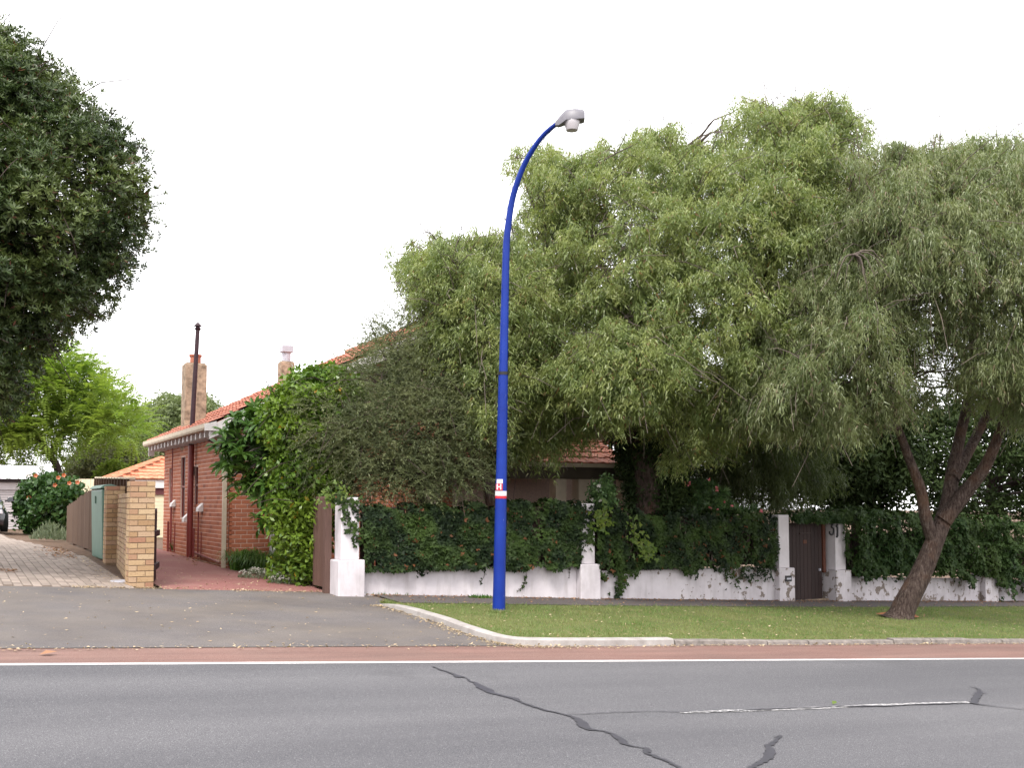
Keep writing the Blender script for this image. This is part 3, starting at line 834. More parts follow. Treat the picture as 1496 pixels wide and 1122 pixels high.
def text_mesh(body, size, depth, name):
    cu = bpy.data.curves.new(name, 'FONT'); cu.body = body; cu.size = size; cu.extrude = depth; cu.align_x = 'CENTER'; cu.align_y = 'CENTER'; cu.offset = .006 * size / .2
    o = bpy.data.objects.new(name, cu); COL.objects.link(o)
    dg = bpy.context.evaluated_depsgraph_get(); me = bpy.data.meshes.new_from_object(o.evaluated_get(dg))
    bpy.data.objects.remove(o); bpy.data.curves.remove(cu)
    return me
# iron numerals fixed to the pillar face
nm = PV(1219, 774, 16.34 - .16)
def numeral(strokes, name, dx, dz):
    mb = MB()
    for st in strokes:
        mb.tube([(nm.x + dx + x, 16.34 - .155 - .014, nm.z + dz + z) for x, z in st], .021, 8)
    return mb.build(name, M['black_iron'], bw2, smooth=True)
three = catmull([(-.055, .135), (.03, .135), (.035, .13), (-.005, .06), (.045, .03), (.058, -.035), (.03, -.095), (-.03, -.105), (-.065, -.07), (-.06, -.035)], 4)
numeral([three], 'number_three', -.09, 0)
numeral([[(-.03, .075), (.0, .11), (.012, .13)], [(.012, .13), (.012, -.02), (.008, -.12), (-.02, -.15)]], 'number_one', .075, -.015)

# ------------------------------------------------ garden gate between the two pillars
gt = empty('garden_gate', (16.3, 16.25, gz(16.3, 16.25)), 'dark brown vertical plank garden gate between white pillars', 'gate')
ga, gb = (15.60, 16.27), (16.92, 16.40)
gang = math.atan2(gb[1] - ga[1], gb[0] - ga[0]); gl = math.hypot(gb[0] - ga[0], gb[1] - ga[1]); gbz, gtz = gz(16.2, 16.3) + .03, 1.24
npl = 10
for k in range(npl):
    t = (k + .5) / npl * .9
    MB().box((ga[0] + (gb[0] - ga[0]) * t, ga[1] + (gb[1] - ga[1]) * t, gbz), gl * .9 / npl - .008, .03, gtz - gbz + random.uniform(-.01, .01), gang).build('plank', M['gate'], gt)
def gp(t, off, z): return (ga[0] + (gb[0] - ga[0]) * t - math.sin(gang) * off, ga[1] + (gb[1] - ga[1]) * t + math.cos(gang) * off, z)
MB().box(gp(.95, .0, gbz + .55), .085, .07, gtz - gbz - .5, gang).build('stile', M['orange_stile'], gt)
MB().box(gp(.48, -.028, 1.0), .36, .03, .028, gang).build('rail', M['gate'], gt)
MB().box(gp(.48, -.022, .80), .11, .012, .075, gang).build('name_plate', M['orange_stile'], gt)
MB().box(gp(.82, -.035, .20), .035, .04, .05, gang).build('latch', M['galvanised'], gt, bevel=.004)
MB().box(gp(.5, 0, gbz - .05), 1.3, .16, .045, gang).build('sill', M['chimney_render'], gt)

# ------------------------------------------------ open driveway gate leaves
def leaf_gate(name, label, a, b, z0, z1, mat, side):
    g = empty(name, (a[0], a[1], z0), label, 'gate', None)
    n = 9; ang = math.atan2(b[1] - a[1], b[0] - a[0]); L = math.hypot(b[0] - a[0], b[1] - a[1])
    for k in range(n):
        t = (k + .5) / n
        x, y = a[0] + (b[0] - a[0]) * t, a[1] + (b[1] - a[1]) * t
        h = z1 - z0 - .10 * math.sin(math.pi * min(1, t * 1.0)) * 0
        w = L / n - .008; mb = MB()
        c, s = math.cos(ang), math.sin(ang)
        pr = [(x - c * w / 2, y - s * w / 2, z0), (x + c * w / 2, y + s * w / 2, z0), (x + c * w / 2, y + s * w / 2, z1 - .05), (x, y, z1), (x - c * w / 2, y - s * w / 2, z1 - .05)]
        mb.prism(pr, (-s * .022, c * .022, 0)).build('board', mat, g)
    for z in (z0 + .25, z1 - .4):
        c, s = math.cos(ang), math.sin(ang)
        MB().beam((a[0] - s * side * .03, a[1] + c * side * .03, z), (b[0] - s * side * .03, b[1] + c * side * .03, z), .04, .09).build('rail', mat, g)
    return g
g0 = gz(5.5, 16.6)
leaf_gate('driveway_gate', 'brown board gate leaf standing open beside the tall white pillar', (5.585, 16.3), (5.57, 17.0), g0 + .06, g0 + 1.56, M['timber'], -1)
MB().box((5.50, 16.12, g0 - .05), .11, .11, 1.50).build('post', M['timber'], bpy.data.objects['driveway_gate'])
leaf_gate('driveway_gate', 'dark maroon gate leaf seen edge-on against the tan brick pier', (2.905, 16.90), (3.15, 17.9), gz(3, 16.6) + .03, 1.58, M['maroon_timber'], -1)

# ------------------------------------------------ tan brick piers and wing wall
CH, BL, MJ = .0865, .24, .012
bmesh_lib = {}
def bricks_face(a, b, z0, ncourse, depth, inward, start=0, holes=()):
    """brick specs for one skin from plan point a to b; inward = unit vector into the wall"""
    L = math.hypot(b[0] - a[0], b[1] - a[1]); c, s = (b[0] - a[0]) / L, (b[1] - a[1]) / L; ang = math.atan2(s, c); out = []
    for k in range(ncourse):
        x = 0.0; first = (k + start) % 2
        while x < L - .02:
            l = BL if not (x == 0 and first) else BL / 2
            l = min(l, L - x)
            if L - (x + l) < .05: l = L - x
            zc = z0 + (k + .5) * CH
            segs = [(x, x + l)]
            for (h0, h1, hz0_, hz1_) in holes:
                if hz0_ < zc < hz1_:
                    segs = [q for (p, r) in segs for q in (((p, min(r, h0)),) if h0 < r and h0 > p else ()) + (((max(p, h1), r),) if h1 > p and h1 < r else ()) + (((p, r),) if r <= h0 or p >= h1 else ())]
            for (p, r) in segs:
              if r - p < .03: continue
              l2 = round(r - p - MJ, 2)
              key = (l2, round(depth, 3))
              if key not in bmesh_lib: bmesh_lib[key] = box_mesh('brick', l2, depth, CH - MJ, .003)
              m_ = (p + r) / 2
              out.append((Vector((a[0] + c * m_ + inward[0] * depth / 2, a[1] + s * m_ + inward[1] * depth / 2, z0 + (k + .5) * CH)), Euler((0, random.uniform(-.006, .006), ang + random.uniform(-.006, .006))), key))
            x += l
    return out
def tinted(lib, name):
    return {k: v.copy() for k, v in lib.items()}
def brick_pier(par, cx, cy, w, d, z0, n, limit):
    sp = []
    x0, x1, y0, y1 = cx - w / 2, cx + w / 2, cy - d / 2, cy + d / 2
    sp += bricks_face((x0, y0), (x1, y0), z0, n, .10, (0, 1))
    sp += bricks_face((x0, y1), (x0, y0 + .11), z0, n, .10, (1, 0), 1)
    sp += bricks_face((x1, y0 + .11), (x1, y1), z0, n, .10, (-1, 0), 1)
    MB().box((cx, cy, z0 - .15), w - .02, d - .02, n * CH + .145).build('mortar_core', M['tan_mortar'], par)
    return sp
bp = empty('brick_wall', (2.71, 16.8, gz(2.71, 16.8)), 'tan brick wing wall with a tall front pier beside the driveway', 'wall')
zb = gz(2.71, 16.6) - .02
specs = brick_pier(bp, 2.70, 16.74, .37, .35, zb, 19, 0)
z2 = gz(2.7, 19) - .06
n2 = int((1.67 + .30 - z2) / CH) - 1
specs += bricks_face((2.93, 20.80), (2.575, 16.93), z2 - .04, n2, .11, (1, 0))
MB().box((2.808, 18.87, z2 - .12), .085, 3.86, n2 * CH + .07, -.0917).build('mortar_core', M['tan_mortar'], bp)
zf = gz(2.6, 21.2) - .02
specs += brick_pier(bp, 2.90, 20.98, .34, .33, zf, int((2.02 - zf) / CH), 0)
lib = tinted(bmesh_lib, 'tan')
specs.sort(key=lambda s: s[0].y)
pieces(specs, 'brick', M['tan_brick'], bp, 300, lib)

# ------------------------------------------------ timber paling fence running back from the brick wall
pf = empty('paling_fence', (2.7, 22, gz(2.7, 22)), 'weathered brown paling fence running back beside the paved driveway', 'fence')
y = 23.55; k = 0
while y < 29.5:
    z0 = gz(2.9, y)
    MB().box((2.90, y, z0 + .02), .022, .17, 1.42 - .085 * (y - 23.5) + random.uniform(-.02, .03), random.uniform(-.03, .03)).build('paling', M['paling'], pf)
    y += .186; k += 1
for y in (23.6, 25.9, 28.2):
    MB().box((2.98, y, gz(2.9, y) - .1), .1, .1, 1.40 - .085 * (y - 23.5)).build('post', M['paling'], pf)
for z in (.3, .85):
    MB().beam((2.935, 23.5, gz(2.9, 23.5) + z), (2.935, 29.4, gz(2.9, 29.4) + z - .2), .04, .08).build('rail', M['paling'], pf)
# taller part of the fence behind the wall, boards and exposed posts
pf2 = empty('paling_fence', (3.15, 21.5, gz(3.15, 21.5)), 'tall grey board fence top showing above the tan brick wall', 'fence')
y = 20.6
while y < 25.5:
    MB().box((3.17, y, gz(3.17, y)), .03, .24, 1.62 + random.uniform(-.02, .02)).build('paling', M['paling'], pf2)
    MB().box((3.10, y + .15, gz(3.1, y) + .9), .05, .06, .74).build('post', M['paling'], pf2)
    y += .40
MB().beam((3.14, 20.5, gz(3.1, 20.5) + 1.65), (3.14, 25.5, gz(3.1, 25.5) + 1.65), .12, .035).build('capping', M['limestone'], pf2)

# ------------------------------------------------ green cabinet
cb = empty('service_cabinet', (2.85, 22.5, gz(2.85, 22.5)), 'tall pale green cabinet with rounded lid beside the paling fence', 'cabinet')
gx0 = gz(2.85, 22.5) - .03
mb = MB()
mb.hexa([(2.80, 21.75, gx0), (3.05, 21.75, gx0), (3.05, 23.35, gx0), (2.80, 23.35, gx0), (2.76, 21.72, gx0 + 1.40), (3.05, 21.72, gx0 + 1.40), (3.05, 23.38, gx0 + 1.40), (2.76, 23.38, gx0 + 1.40)])
mb.build('body', M['green_cabinet'], cb, bevel=.03)
mb = MB()
pts = [(2.90 - .17 * math.cos(t), 0, gx0 + 1.415 + .085 * math.sin(t)) for t in np.linspace(0, math.pi, 9)]
mb.prism([(p[0], 21.69, p[2]) for p in pts], (0, 1.72, 0)).build('lid', M['green_cabinet'], cb, bevel=.012)
MB().beam((2.752, 22.6, gx0 + 1.12), (2.748, 22.6, gx0 + 1.27), .05, .02, (1, 0, 0)).build('handle', M['green_cabinet'], cb)
for z in (.3, 1.05): MB().box((2.86, 21.70, gx0 + z), .07, .06, .09).build('hinge', M['black_iron'], cb)

# ------------------------------------------------ street lamp
b = G(729, 895)
lp = empty('street_lamp', (b.x, b.y, gz(b.x, b.y) + TURF), 'blue curved street lamp post with white H marker on the grass', 'street lamp')
D0 = 15.68
path = [(728.6, 899, 0), (731.5, 745, 0), (735.3, 545, 0), (739, 380, 0), (741.2, 340, .05), (747, 298, .16), (755, 268, .33), (766, 240, .55), (781, 214, .92), (797, 194, 1.30), (816, 178.5, 1.76)]
pp = []
for x_, y_, r_ in path: pp.append(P(x_, y_, D0 - .34 * r_))
fine = catmull([tuple(p) for p in pp], 5)
rads = list(np.interp(np.linspace(0, 1, len(fine)), [0, .1, .2, .3, .55, 1], [.098, .088, .073, .060, .050, .036]))
i_j = 10
MB().tube(fine[:i_j + 1], rads[:i_j + 1], 14).build('pole', M['blue'], lp, smooth=True)
MB().tube(fine[i_j:], [r * .93 for r in rads[i_j:]], 14).build('arm', M['blue'], lp, smooth=True)
jp = Vector(fine[i_j]); MB().tube([jp - Vector((0, 0, .03)), jp + Vector((0, 0, .018))], rads[i_j] * 1.1, 14).build('collar', M['black_iron'], lp, smooth=True)
# marker bands and plate
def pole_at(py):
    for a_, b_ in zip(fine[:-1], fine[1:]):
        pass
    z = P(735, py, D0).z
    for i_ in range(len(fine) - 1):
        if fine[i_][2] <= z <= fine[i_ + 1][2]:
            t = (z - fine[i_][2]) / (fine[i_ + 1][2] - fine[i_][2]); return Vector(fine[i_]).lerp(Vector(fine[i_ + 1]), t), rads[i_]
def band(y0, y1, mat, name, k=1.03):
    a_, r_ = pole_at(y0); b_, r2 = pole_at(y1); return MB().tube([a_, b_], [r_ * k, r2 * k], 18).build(name, mat, lp, smooth=True)
band(724.5, 717.5, M['sign_white'], 'marker_band')
band(728.5, 724.6, M['sign_red'], 'marker_band')
def plate(y0, y1, x0, x1, mat, name, off):
    """thin curved plate wrapped on the camera-facing side of the pole"""
    a_, r_ = pole_at(y0); b_, r2 = pole_at(y1); mb = MB(); n = 7
    for kk in range(n):
        t = x0 + (x1 - x0) * kk / (n - 1)      # angle from facing the road and camera
        base_ang = math.radians(-90) - math.radians(0)
        an = math.atan2(-b.y, -b.x) + t
        for q, rr in ((a_, r_), (b_, r2)):
            mb.v.append(tuple(q + Vector((math.cos(an), math.sin(an), 0)) * (rr * 1.0 + off)))
    for kk in range(n - 1): mb.f.append((2 * kk, 2 * kk + 2, 2 * kk + 3, 2 * kk + 1))
    o = mb.build(name, mat, lp); sol = o.modifiers.new('solid', 'SOLIDIFY'); sol.thickness = .004; return o
plate(717, 707, -1.0, .25, M['sign_red'], 'letter_plate', .006)
plate(706.5, 700.5, -.82, .25, M['sign_white'], 'number_plate', .006)
a_, r_ = pole_at(712); an = math.atan2(-b.y, -b.x) - .33
hm = text_mesh('H', .115, .002, 'letter_h')
ho = link('letter_h', hm, lp, M['sign_white'])
ho.location = a_ + Vector((math.cos(an), math.sin(an), 0)) * (r_ + .012); ho.rotation_euler = (math.radians(90), 0, an + math.radians(90))
# luminaire: a curved housing reaching out over the road, deep lens below
e = Vector(fine[-1]); dirn = Vector((.86, -.51, 0)).normalized(); rt = Vector((-dirn.y, dirn.x, 0))
mb = MB(); secs = [(-.05, .03, -.05, .01), (.0, .055, -.06, .07), (.05, .085, -.035, .125), (.11, .115, -.0, .175), (.24, .12, .01, .19), (.36, .11, .02, .18), (.39, .095, .03, .16)]
for s_, w_, zb_, zt_ in secs:
    for kx, kz in ((-1, 0), (-1, .55), (-.62, .95), (0, 1.05), (.62, .95), (1, .55), (1, 0), (0, -.06)):
        z_ = zb_ + (zt_ - zb_) * kz
        q = e + dirn * s_ + rt * (w_ * kx); mb.v.append((q.x, q.y, q.z + z_))
n = 8
for i_ in range(len(secs) - 1):
    for k_ in range(n): mb.f.append((i_ * n + k_, i_ * n + (k_ + 1) % n, (i_ + 1) * n + (k_ + 1) % n, (i_ + 1) * n + k_))
mb.f.append(tuple(range(n))); mb.f.append(tuple(range((len(secs) - 1) * n, len(secs) * n))[::-1])
hs = mb.build('housing', M['lamp_grey'], lp, smooth=True)
q = e + dirn * .20
MB().lathe((q.x, q.y, q.z), [(.118, .03), (.12, .0), (.112, -.04), (.10, -.09), (.088, -.125), (.055, -.132)], 20).build('lens', M['lens'], lp, smooth=True)
q = e + dirn * .355; MB().box((q.x, q.y, q.z + .04), .06, .05, .05).build('latch', M['lamp_grey'], lp, bevel=.006)
MB().lathe((e.x + dirn.x * .24, e.y + dirn.y * .24, e.z + .168), [(.028, 0), (.028, .02), (.02, .03)], 10).build('photocell', M['galvanised'], lp, smooth=True)

# ------------------------------------------------ red brick house
U0, V0, V1 = 4.90, 20.57, 27.0
gH = gz(5, 21)
hz0 = .30; eave = 3.20
hs = empty('brick_house', (8, 22, gH), 'red brick house with terracotta tile roof and white barge board behind the shrubs', 'house')
UR = 14.9; PT = math.tan(math.radians(26.5)); RU = 9.75; rid = eave + (RU - 4.55) * PT
wall = MB()
wall.box((U0 + 4.57, (V0 + V1) / 2, -.3), 8.99 - .15, V1 - V0 - .008, eave + .36)
# brick skins
ncs = int((eave + .08 - hz0) / CH)
bmesh_lib.clear()
WIN = [(22.95, 23.35, .95, 2.24, 'mid'), (24.4, 25.05, .9, 2.62, 'far'), (26.2, 26.55, .95, 2.42, 'end')]
wins = []
for (x0p, x1p, yt, yb) in ((284.8, 289.5, 682, 738), (264.8, 270.8, 667.5, 757), (247.4, 250.5, 683, 738)):
    a_ = PU(x1p, yt, U0); c_ = PU(x0p, yt, U0); d_ = PU((x0p + x1p) / 2, yb, U0)
    wins.append((a_.y, c_.y, d_.z, a_.z))
sideb = bricks_face((U0, V1), (U0, V0), hz0 - .30, ncs + 3, .08, (1, 0), 0, [(V1 - w[1], V1 - w[0], w[2], w[3]) for w in wins])
ed = sorted([V0 + .008] + [q for w in wins for q in w[:2]] + [V1 - .008])
for k_ in range(0, len(ed) - 1):
    mid = (ed[k_] + ed[k_ + 1]) / 2; w = [w for w in wins if w[0] < mid < w[1]]
    for (za, zb_) in ([(-.3, eave + .06)] if not w else [(-.3, w[0][2]), (w[0][3], eave + .06)]):
        wall.box((U0 + .0425, mid, za), .079, ed[k_ + 1] - ed[k_] - .0005, zb_ - za)
wall_o = wall.build('wall', M['red_mortar'], hs)
frontb = bricks_face((U0 + .09, V0), (U0 + 5.0, V0), hz0 - .30, ncs + 3, .08, (0, 1), 1)
frontb.sort(key=lambda s: s[0].x); sideb.sort(key=lambda s: s[0].y)
near = [s for s in frontb if s[0].x < 6.6]; far = [s for s in frontb if s[0].x >= 6.6]
allb = near[:230] + sideb[:70] + near[230:] + sideb[70:] + far
pieces(allb, 'brick', M['red_brick'], wall_o, 300, tinted(bmesh_lib, 'red'))
# gable triangle and corner board
MB().prism([(U0, V0 + .05, eave), (U0 + 9.7, V0 + .05, eave), (RU, V0 + .05, rid - .15)], (0, .1, 0)).build('gable', M['cream_paint'], hs)
MB().box((U0 - .012, V0 - .012, .28), .075, .075, 2.55).build('corner_board', M['cream_paint'], hs)
# roof deck, tiles
roof = MB(); ov = .35
VN, VF = V0 - .32, V1 + .3
roof.prism([(4.55, VN + .02, eave), (RU, VN + .02, rid), (UR, VN + .02, eave), (UR, VN + .02, eave - .05), (RU, VN + .02, rid - .06), (4.55, VN + .02, eave - .05)], (0, VF - VN - .04, 0))
# verandah roof deck at the front
VE, VZ = 18.52, 2.50; VP = math.tan(math.radians(24))
roof.hexa([(8.2, VE, VZ - .05), (13.35, VE, VZ - .05), (13.35, 21.4, VZ - .05 + (21.4 - VE) * VP), (8.2, 21.4, VZ - .05 + (21.4 - VE) * VP), (8.2, VE, VZ), (13.35, VE, VZ), (13.35, 21.4, VZ + (21.4 - VE) * VP), (8.2, 21.4, VZ + (21.4 - VE) * VP)])
roof_o = roof.build('roof', M['terracotta'], hs)
def tile_mesh(w=.30, l=.40, amp=.022):
    mb = MB(); xs_ = np.linspace(-w / 2, w / 2, 7); prof = [0, .8, 1, .55, 0, .45, .1]
    for yy, lift in ((0, .034), (l, .004)):
        for x_, q_ in zip(xs_, prof): mb.v.append((x_, yy, lift + amp * q_))
    for x_, q_ in zip(xs_, prof): mb.v.append((x_, 0.004, .002))
    for k_ in range(6): mb.f.append((k_, k_ + 1, 8 + k_, 7 + k_)); mb.f.append((14 + k_, 15 + k_, k_ + 1, k_))
    me = bpy.data.meshes.new('tile'); me.from_pydata(mb.v, [], mb.f); me.update(); return me
def tile_field(org, xa, ya, nx, ny, w=.30, ex=.33):
    za = xa.cross(ya); R = Matrix((xa, ya, za)).transposed(); eu = R.to_euler(); out = []
    for j in range(ny):
        for i_ in range(nx):
            p = org + xa * ((i_ + .5) * w) + ya * (j * ex) + za * random.uniform(0, .008)
            e2 = eu.copy(); e2.rotate_axis('Z', random.uniform(-.012, .012)); out.append((p, e2, 't'))
    return out
cp, sp_ = math.cos(math.atan(PT)), math.sin(math.atan(PT))
nv = int((VF - VN) / .30); L = (RU - 4.55) / cp
tl = tile_field(Vector((4.50, VN + nv * .30, eave + .004)), Vector((0, -1, 0)), Vector((cp, 0, sp_)), nv, int(L / .33))
cq, sq = math.cos(math.atan(VP)), math.sin(math.atan(VP))
tv = tile_field(Vector((8.2, VE - .04, VZ + .004)), Vector((1, 0, 0)), Vector((0, cq, sq)), 17, 9)
near = [t for t in tl if t[0].x < 8.6 and t[0].y < 25.2]
tl2 = [t for t in tl if not (t[0].x < 8.6 and t[0].y < 25.2)]
tv.sort(key=lambda s: -s[0].x)
allt = tv[:70] + near[:230] + tl2 + tv[70:] + near[230:]
pieces(allt, 'tile', M['tile'], roof_o, 300, {'t': tile_mesh()})
# ridge caps, valley mortar, loose bits
for k_ in range(int((VF - VN) / .42)):
    y_ = VN + .21 + k_ * .42
    MB().tube([(RU, y_ - .22, rid + .03), (RU, y_ + .21, rid + .045)], .11, 8).build('ridge_cap', M['tile'], roof_o)
# gutter, rafter tails, barge board
MB().prism([(4.44, VN - .05, eave - .10), (4.56, VN - .05, eave - .10), (4.56, VN - .05, eave + .01), (4.545, VN - .05, eave + .02), (4.425, VN - .05, eave + .02), (4.425, VN - .05, eave - .06)], (0, VF - VN + .1, 0)).build('gutter', M['cream_paint'], hs)
k_ = 0; y_ = VN + .12
while y_ < VF:
    MB().box((4.73, y_, eave - .225), .40, .09, .12).build('rafter_tail', M['white_paint'], hs); y_ += .42
MB().box((4.62, VF - .06, eave - .34), .14, .05, .27).build('downpipe', M['white_paint'], hs)
bb = MB(); up = Vector((cp, 0, sp_))
for s_ in (1,):
    a_ = Vector((4.50, VN - .01, eave - .03)); b_ = Vector((RU, VN - .01, rid - .03))
    bb.hexa([a_ + Vector((0, -.03, -.26)), b_ + Vector((0, -.03, -.26)), b_ + Vector((0, 0, -.26)), a_ + Vector((0, 0, -.26)), a_ + Vector((0, -.03, 0)), b_ + Vector((0, -.03, 0)), b_, a_])
bb.build('barge_board', M['white_paint'], hs)
MB().hexa([(4.42, VN - .09, eave - .13), (4.62, VN - .09, eave - .13), (4.62, VN + .05, eave - .13), (4.42, VN + .05, eave - .13), (4.42, VN - .09, eave - .0), (4.62, VN - .09, eave + .06), (4.62, VN + .05, eave + .06), (4.42, VN + .05, eave - .0)]).build('gutter_end', M['white_paint'], hs)
# windows in the side wall, narrow with arched heads, and their white hoods
for i_, (a_, c_, zb_, zt_) in enumerate(wins):
    wnd = MB().box((U0 + .066, (a_ + c_) / 2, zb_ + .002), .02, c_ - a_ - .004, zt_ - zb_ - .004).build('window', M['glass_dark'], hs)
    MB().box((U0 + .045, (a_ + c_) / 2, zb_ + (zt_ - zb_) * .5), .035, c_ - a_ - .01, .04).build('glazing_bar', M['maroon_pipe'], wnd)
    for s_ in (a_ + .02, c_ - .02): MB().box((U0 + .05, s_, zb_ + .004), .035, .035, zt_ - zb_ - .01).build('frame', M['maroon_pipe'], wnd)
for (xp, yp, sz) in ((287, 742, 1.0), (267, 757, 1.1), (247.5, 736, .9)):
    p = PU(xp, yp, U0 - .12); y_ = p.y; z_ = p.z; s_ = sz
    mb = MB(); mb.prism([(U0 - .002, y_ - .12, z_ + .10 * s_), (U0 - .002, y_ - .12, z_ - .08 * s_), (U0 - .11 * s_, y_ - .12, z_ - .08 * s_), (U0 - .10 * s_, y_ - .12, z_ - .0 * s_)], (0, .24, 0)).build('vent_hood', M['white_paint'], hs)
p = PU(280, 688, U0 - .06); MB().box((U0 - .06, p.y, p.z - .09), .10, .16, .2).build('wall_light', M['white_paint'], hs, bevel=.02)
for (xp, yp) in ((268, 648), (311, 642)):
    p = PU(xp, yp, U0 - .03); MB().prism([(U0 - .005, p.y, p.z + .09), (U0 - .11, p.y, p.z - .01), (U0 - .005, p.y, p.z - .06)], (0, .2, 0)).build('wall_vent', M['dark_fascia'], hs)
# plumbing on the side wall
p0 = PU(277.5, 800, U0 - .09); yv = p0.y
tp = P(289, 480, 23.0)
vp_pts = [(U0 - .10, yv, gz(U0, yv)), (U0 - .10, yv, 2.0), (U0 - .10, yv, 2.95), (tp.x * .35 + (U0 - .1) * .65, yv + (tp.y - yv) * .35, 4.0), (tp.x, tp.y, tp.z)]
MB().tube(vp_pts[:3], .065, 12).build('vent_pipe', M['maroon_pipe'], hs, smooth=True)
MB().tube(vp_pts[2:], [.058, .052, .046], 12).build('vent_pipe', M['maroon_timber'], hs, smooth=True)
MB().lathe(tuple(tp), [(.05, -.04), (.075, .0), (.05, .02), (.05, .05), (.095, .055), (.015, .14)], 12).build('vent_cap', M['maroon_timber'], hs, smooth=True)
def wall_pipe(x_, ytop, ybot, r=.018, off=.05):
    a_ = PU(x_, ytop, U0 - off); g_ = gz(U0, a_.y); MB().tube([(U0 - off, a_.y, g_), (U0 - off, a_.y, a_.z)], r, 8).build('waste_pipe', M['maroon_pipe'], hs, smooth=True)
wall_pipe(252.5, 648, 0, .016); wall_pipe(250, 735, 0, .02); wall_pipe(246, 762, 0, .028, .16); wall_pipe(255.5, 764, 0, .014); wall_pipe(281, 745, 0, .014); wall_pipe(283, 772, 0, .024, .16); wall_pipe(290, 748, 0, .018); wall_pipe(294, 778, 0, .012)
MB().tube([(U0 - .04, V0 + .15, gz(U0, V0) + .10), (U0 - .05, 23, gz(U0, 23) + .13)], .022, 8).build('water_pipe', M['maroon_pipe'], hs, smooth=True)
# front downpipe glimpsed behind the shrubs
p = PV(399, 740, V0 - .06); MB().box((p.x, V0 - .06, .5), .12, .06, .75).build('meter_box', M['white_paint'], hs)
# chimneys
def chimney(u, v, w, d, z0, z1, pot):
    ch = MB().box((u, v, z0), w, d, z1 - z0).build('chimney', M['chimney_render'], hs, bevel=.02)
    MB().box((u, v, z1 - .003), w * .86, d * .86, .03).build('flaunching', M['chimney_render'], ch)
    if pot == 'pot': MB().lathe((u + .02, v, z1), [(.13, 0), (.125, .18), (.15, .2), (.15, .24), (.11, .24)], 14).build('chimney_pot', M['terracotta'], ch, smooth=True)
    else:
        MB().lathe((u, v, z1), [(.12, 0), (.12, .27)], 14).build('flue', M['galvanised'], ch, smooth=True)
        MB().box((u, v, z1 + .27), .30, .30, .17).build('cowl', M['galvanised'], ch, bevel=.01)
        MB().box((u, v, z1 + .44), .22, .22, .03).build('cowl_top', M['galvanised'], ch)
    # mortar fillet at the roof
    MB().box((u - w / 2 - .03, v, z0 + .25), .10, d + .1, .12).build('flashing', M['white_paint'], ch)
c1 = P(283, 600, 24.2); chimney(c1.x, c1.y, .50, .42, 2.9, P(283, 533, 24.2).z, 'pot')
c2 = P(418, 545, 27.0); chimney(c2.x, c2.y, .37, .32, 4.3, P(418, 530, 27.0).z, 'cowl')
# verandah: beam, gutter, posts, floor, shaded front wall behind
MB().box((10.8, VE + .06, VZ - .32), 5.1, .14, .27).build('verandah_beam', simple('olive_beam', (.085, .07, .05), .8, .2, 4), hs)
MB().box((10.8, VE - .06, VZ - .07), 5.2, .10, .085).build('verandah_gutter', M['cream_paint'], hs)
for px_ in (630, 815, 848, 912):
    p = PV(px_, 715, VE + .15); MB().box((p.x, VE + .15, -.4), .26, .26, VZ - .29 + .4).build('verandah_post', M['cream_paint'], hs)
MB().box((12.6, 21.0, -.5), 7.4, .2, 3.4).build('front_wall', simple('shaded_wall_brown', (.055, .034, .027), .85, .2, 3), hs)  # verandah shade is put into the wall's dark brown colour
for u_ in (10.4, 12.4):
    w_ = MB().box((u_, 20.88, .75), .95, .05, 1.4).build('window', M['glass_dark'], hs); MB().box((u_, 20.84, .70), 1.1, .08, .06).build('sill', M['white_paint'], w_)
    MB().box((u_, 20.85, 1.43), .95, .04, .05).build('glazing_bar', M['white_paint'], w_)

# ------------------------------------------------ back garage with orange tiles at the end of the red drive
gd = 38.0
A = P(150, 702, gd + 1); Bq = P(250, 716, gd)
gar = empty('back_garage', (Bq.x, Bq.y, gz(Bq.x, Bq.y)), 'cream garage with hipped orange tile roof at the end of the red driveway', 'garage')
cl = P(165, 706, 36.5); HG = 2.0; cxg, cyg = cl.x + HG, cl.y + HG; zg = P(165, 709, 36.5).z; gg = gz(cxg, cyg)
MB().box((cxg, cyg, gg - .1), 3.5, 3.5, zg - gg).build('wall', M['cream_door'], gar)
for k_ in range(11):
    MB().box((cxg + .1, cyg - 1.78, gg + .02 + k_ * .13), 2.9, .04, .122).build('door_slat', M['cream_door'], gar)
MB().box((cxg, cyg - 1.79, zg - .33), 3.6, .06, .24).build('lintel', M['maroon_fascia'], gar)
MB().box((cxg, cyg, zg - .09), 3.9, 3.9, .3).build('fascia', M['white_paint'], gar)
zr = zg + .21; pk = .82
deck = MB(); deck.add([(cxg - 2.0, cyg - 2.0, zr), (cxg + 2.0, cyg - 2.0, zr), (cxg + 2.0, cyg + 2.0, zr), (cxg - 2.0, cyg + 2.0, zr), (cxg, cyg, zr + pk)], [(0, 1, 4), (1, 2, 4), (2, 3, 4), (3, 0, 4), (3, 2, 1, 0)])
deck_o = deck.build('roof', M['tile2'], gar)
sl = math.atan2(pk, 2.0); ts = []
for face, (xa, ya, org) in enumerate(((Vector((1, 0, 0)), Vector((0, math.cos(sl), math.sin(sl))), Vector((cxg - 2.0, cyg - 2.0, zr + .01))), (Vector((0, -1, 0)), Vector((math.cos(sl), 0, math.sin(sl))), Vector((cxg - 2.0, cyg + 2.0, zr + .01))))):
    ln = 2.0 / math.cos(sl); nrow = int(ln / .33)
    for t in tile_field(org, xa, ya, 13, nrow, .31, .33):
        loc = t[0] - org; a_ = loc.dot(xa); h_ = loc.dot(ya) / ln
        if 2.0 * h_ - .05 < a_ < 4.0 - 2.0 * h_ + .05: ts.append(t)
pieces(ts, 'tile', M['tile2'], deck_o, 300, {'t': tile_mesh(.31, .38)})
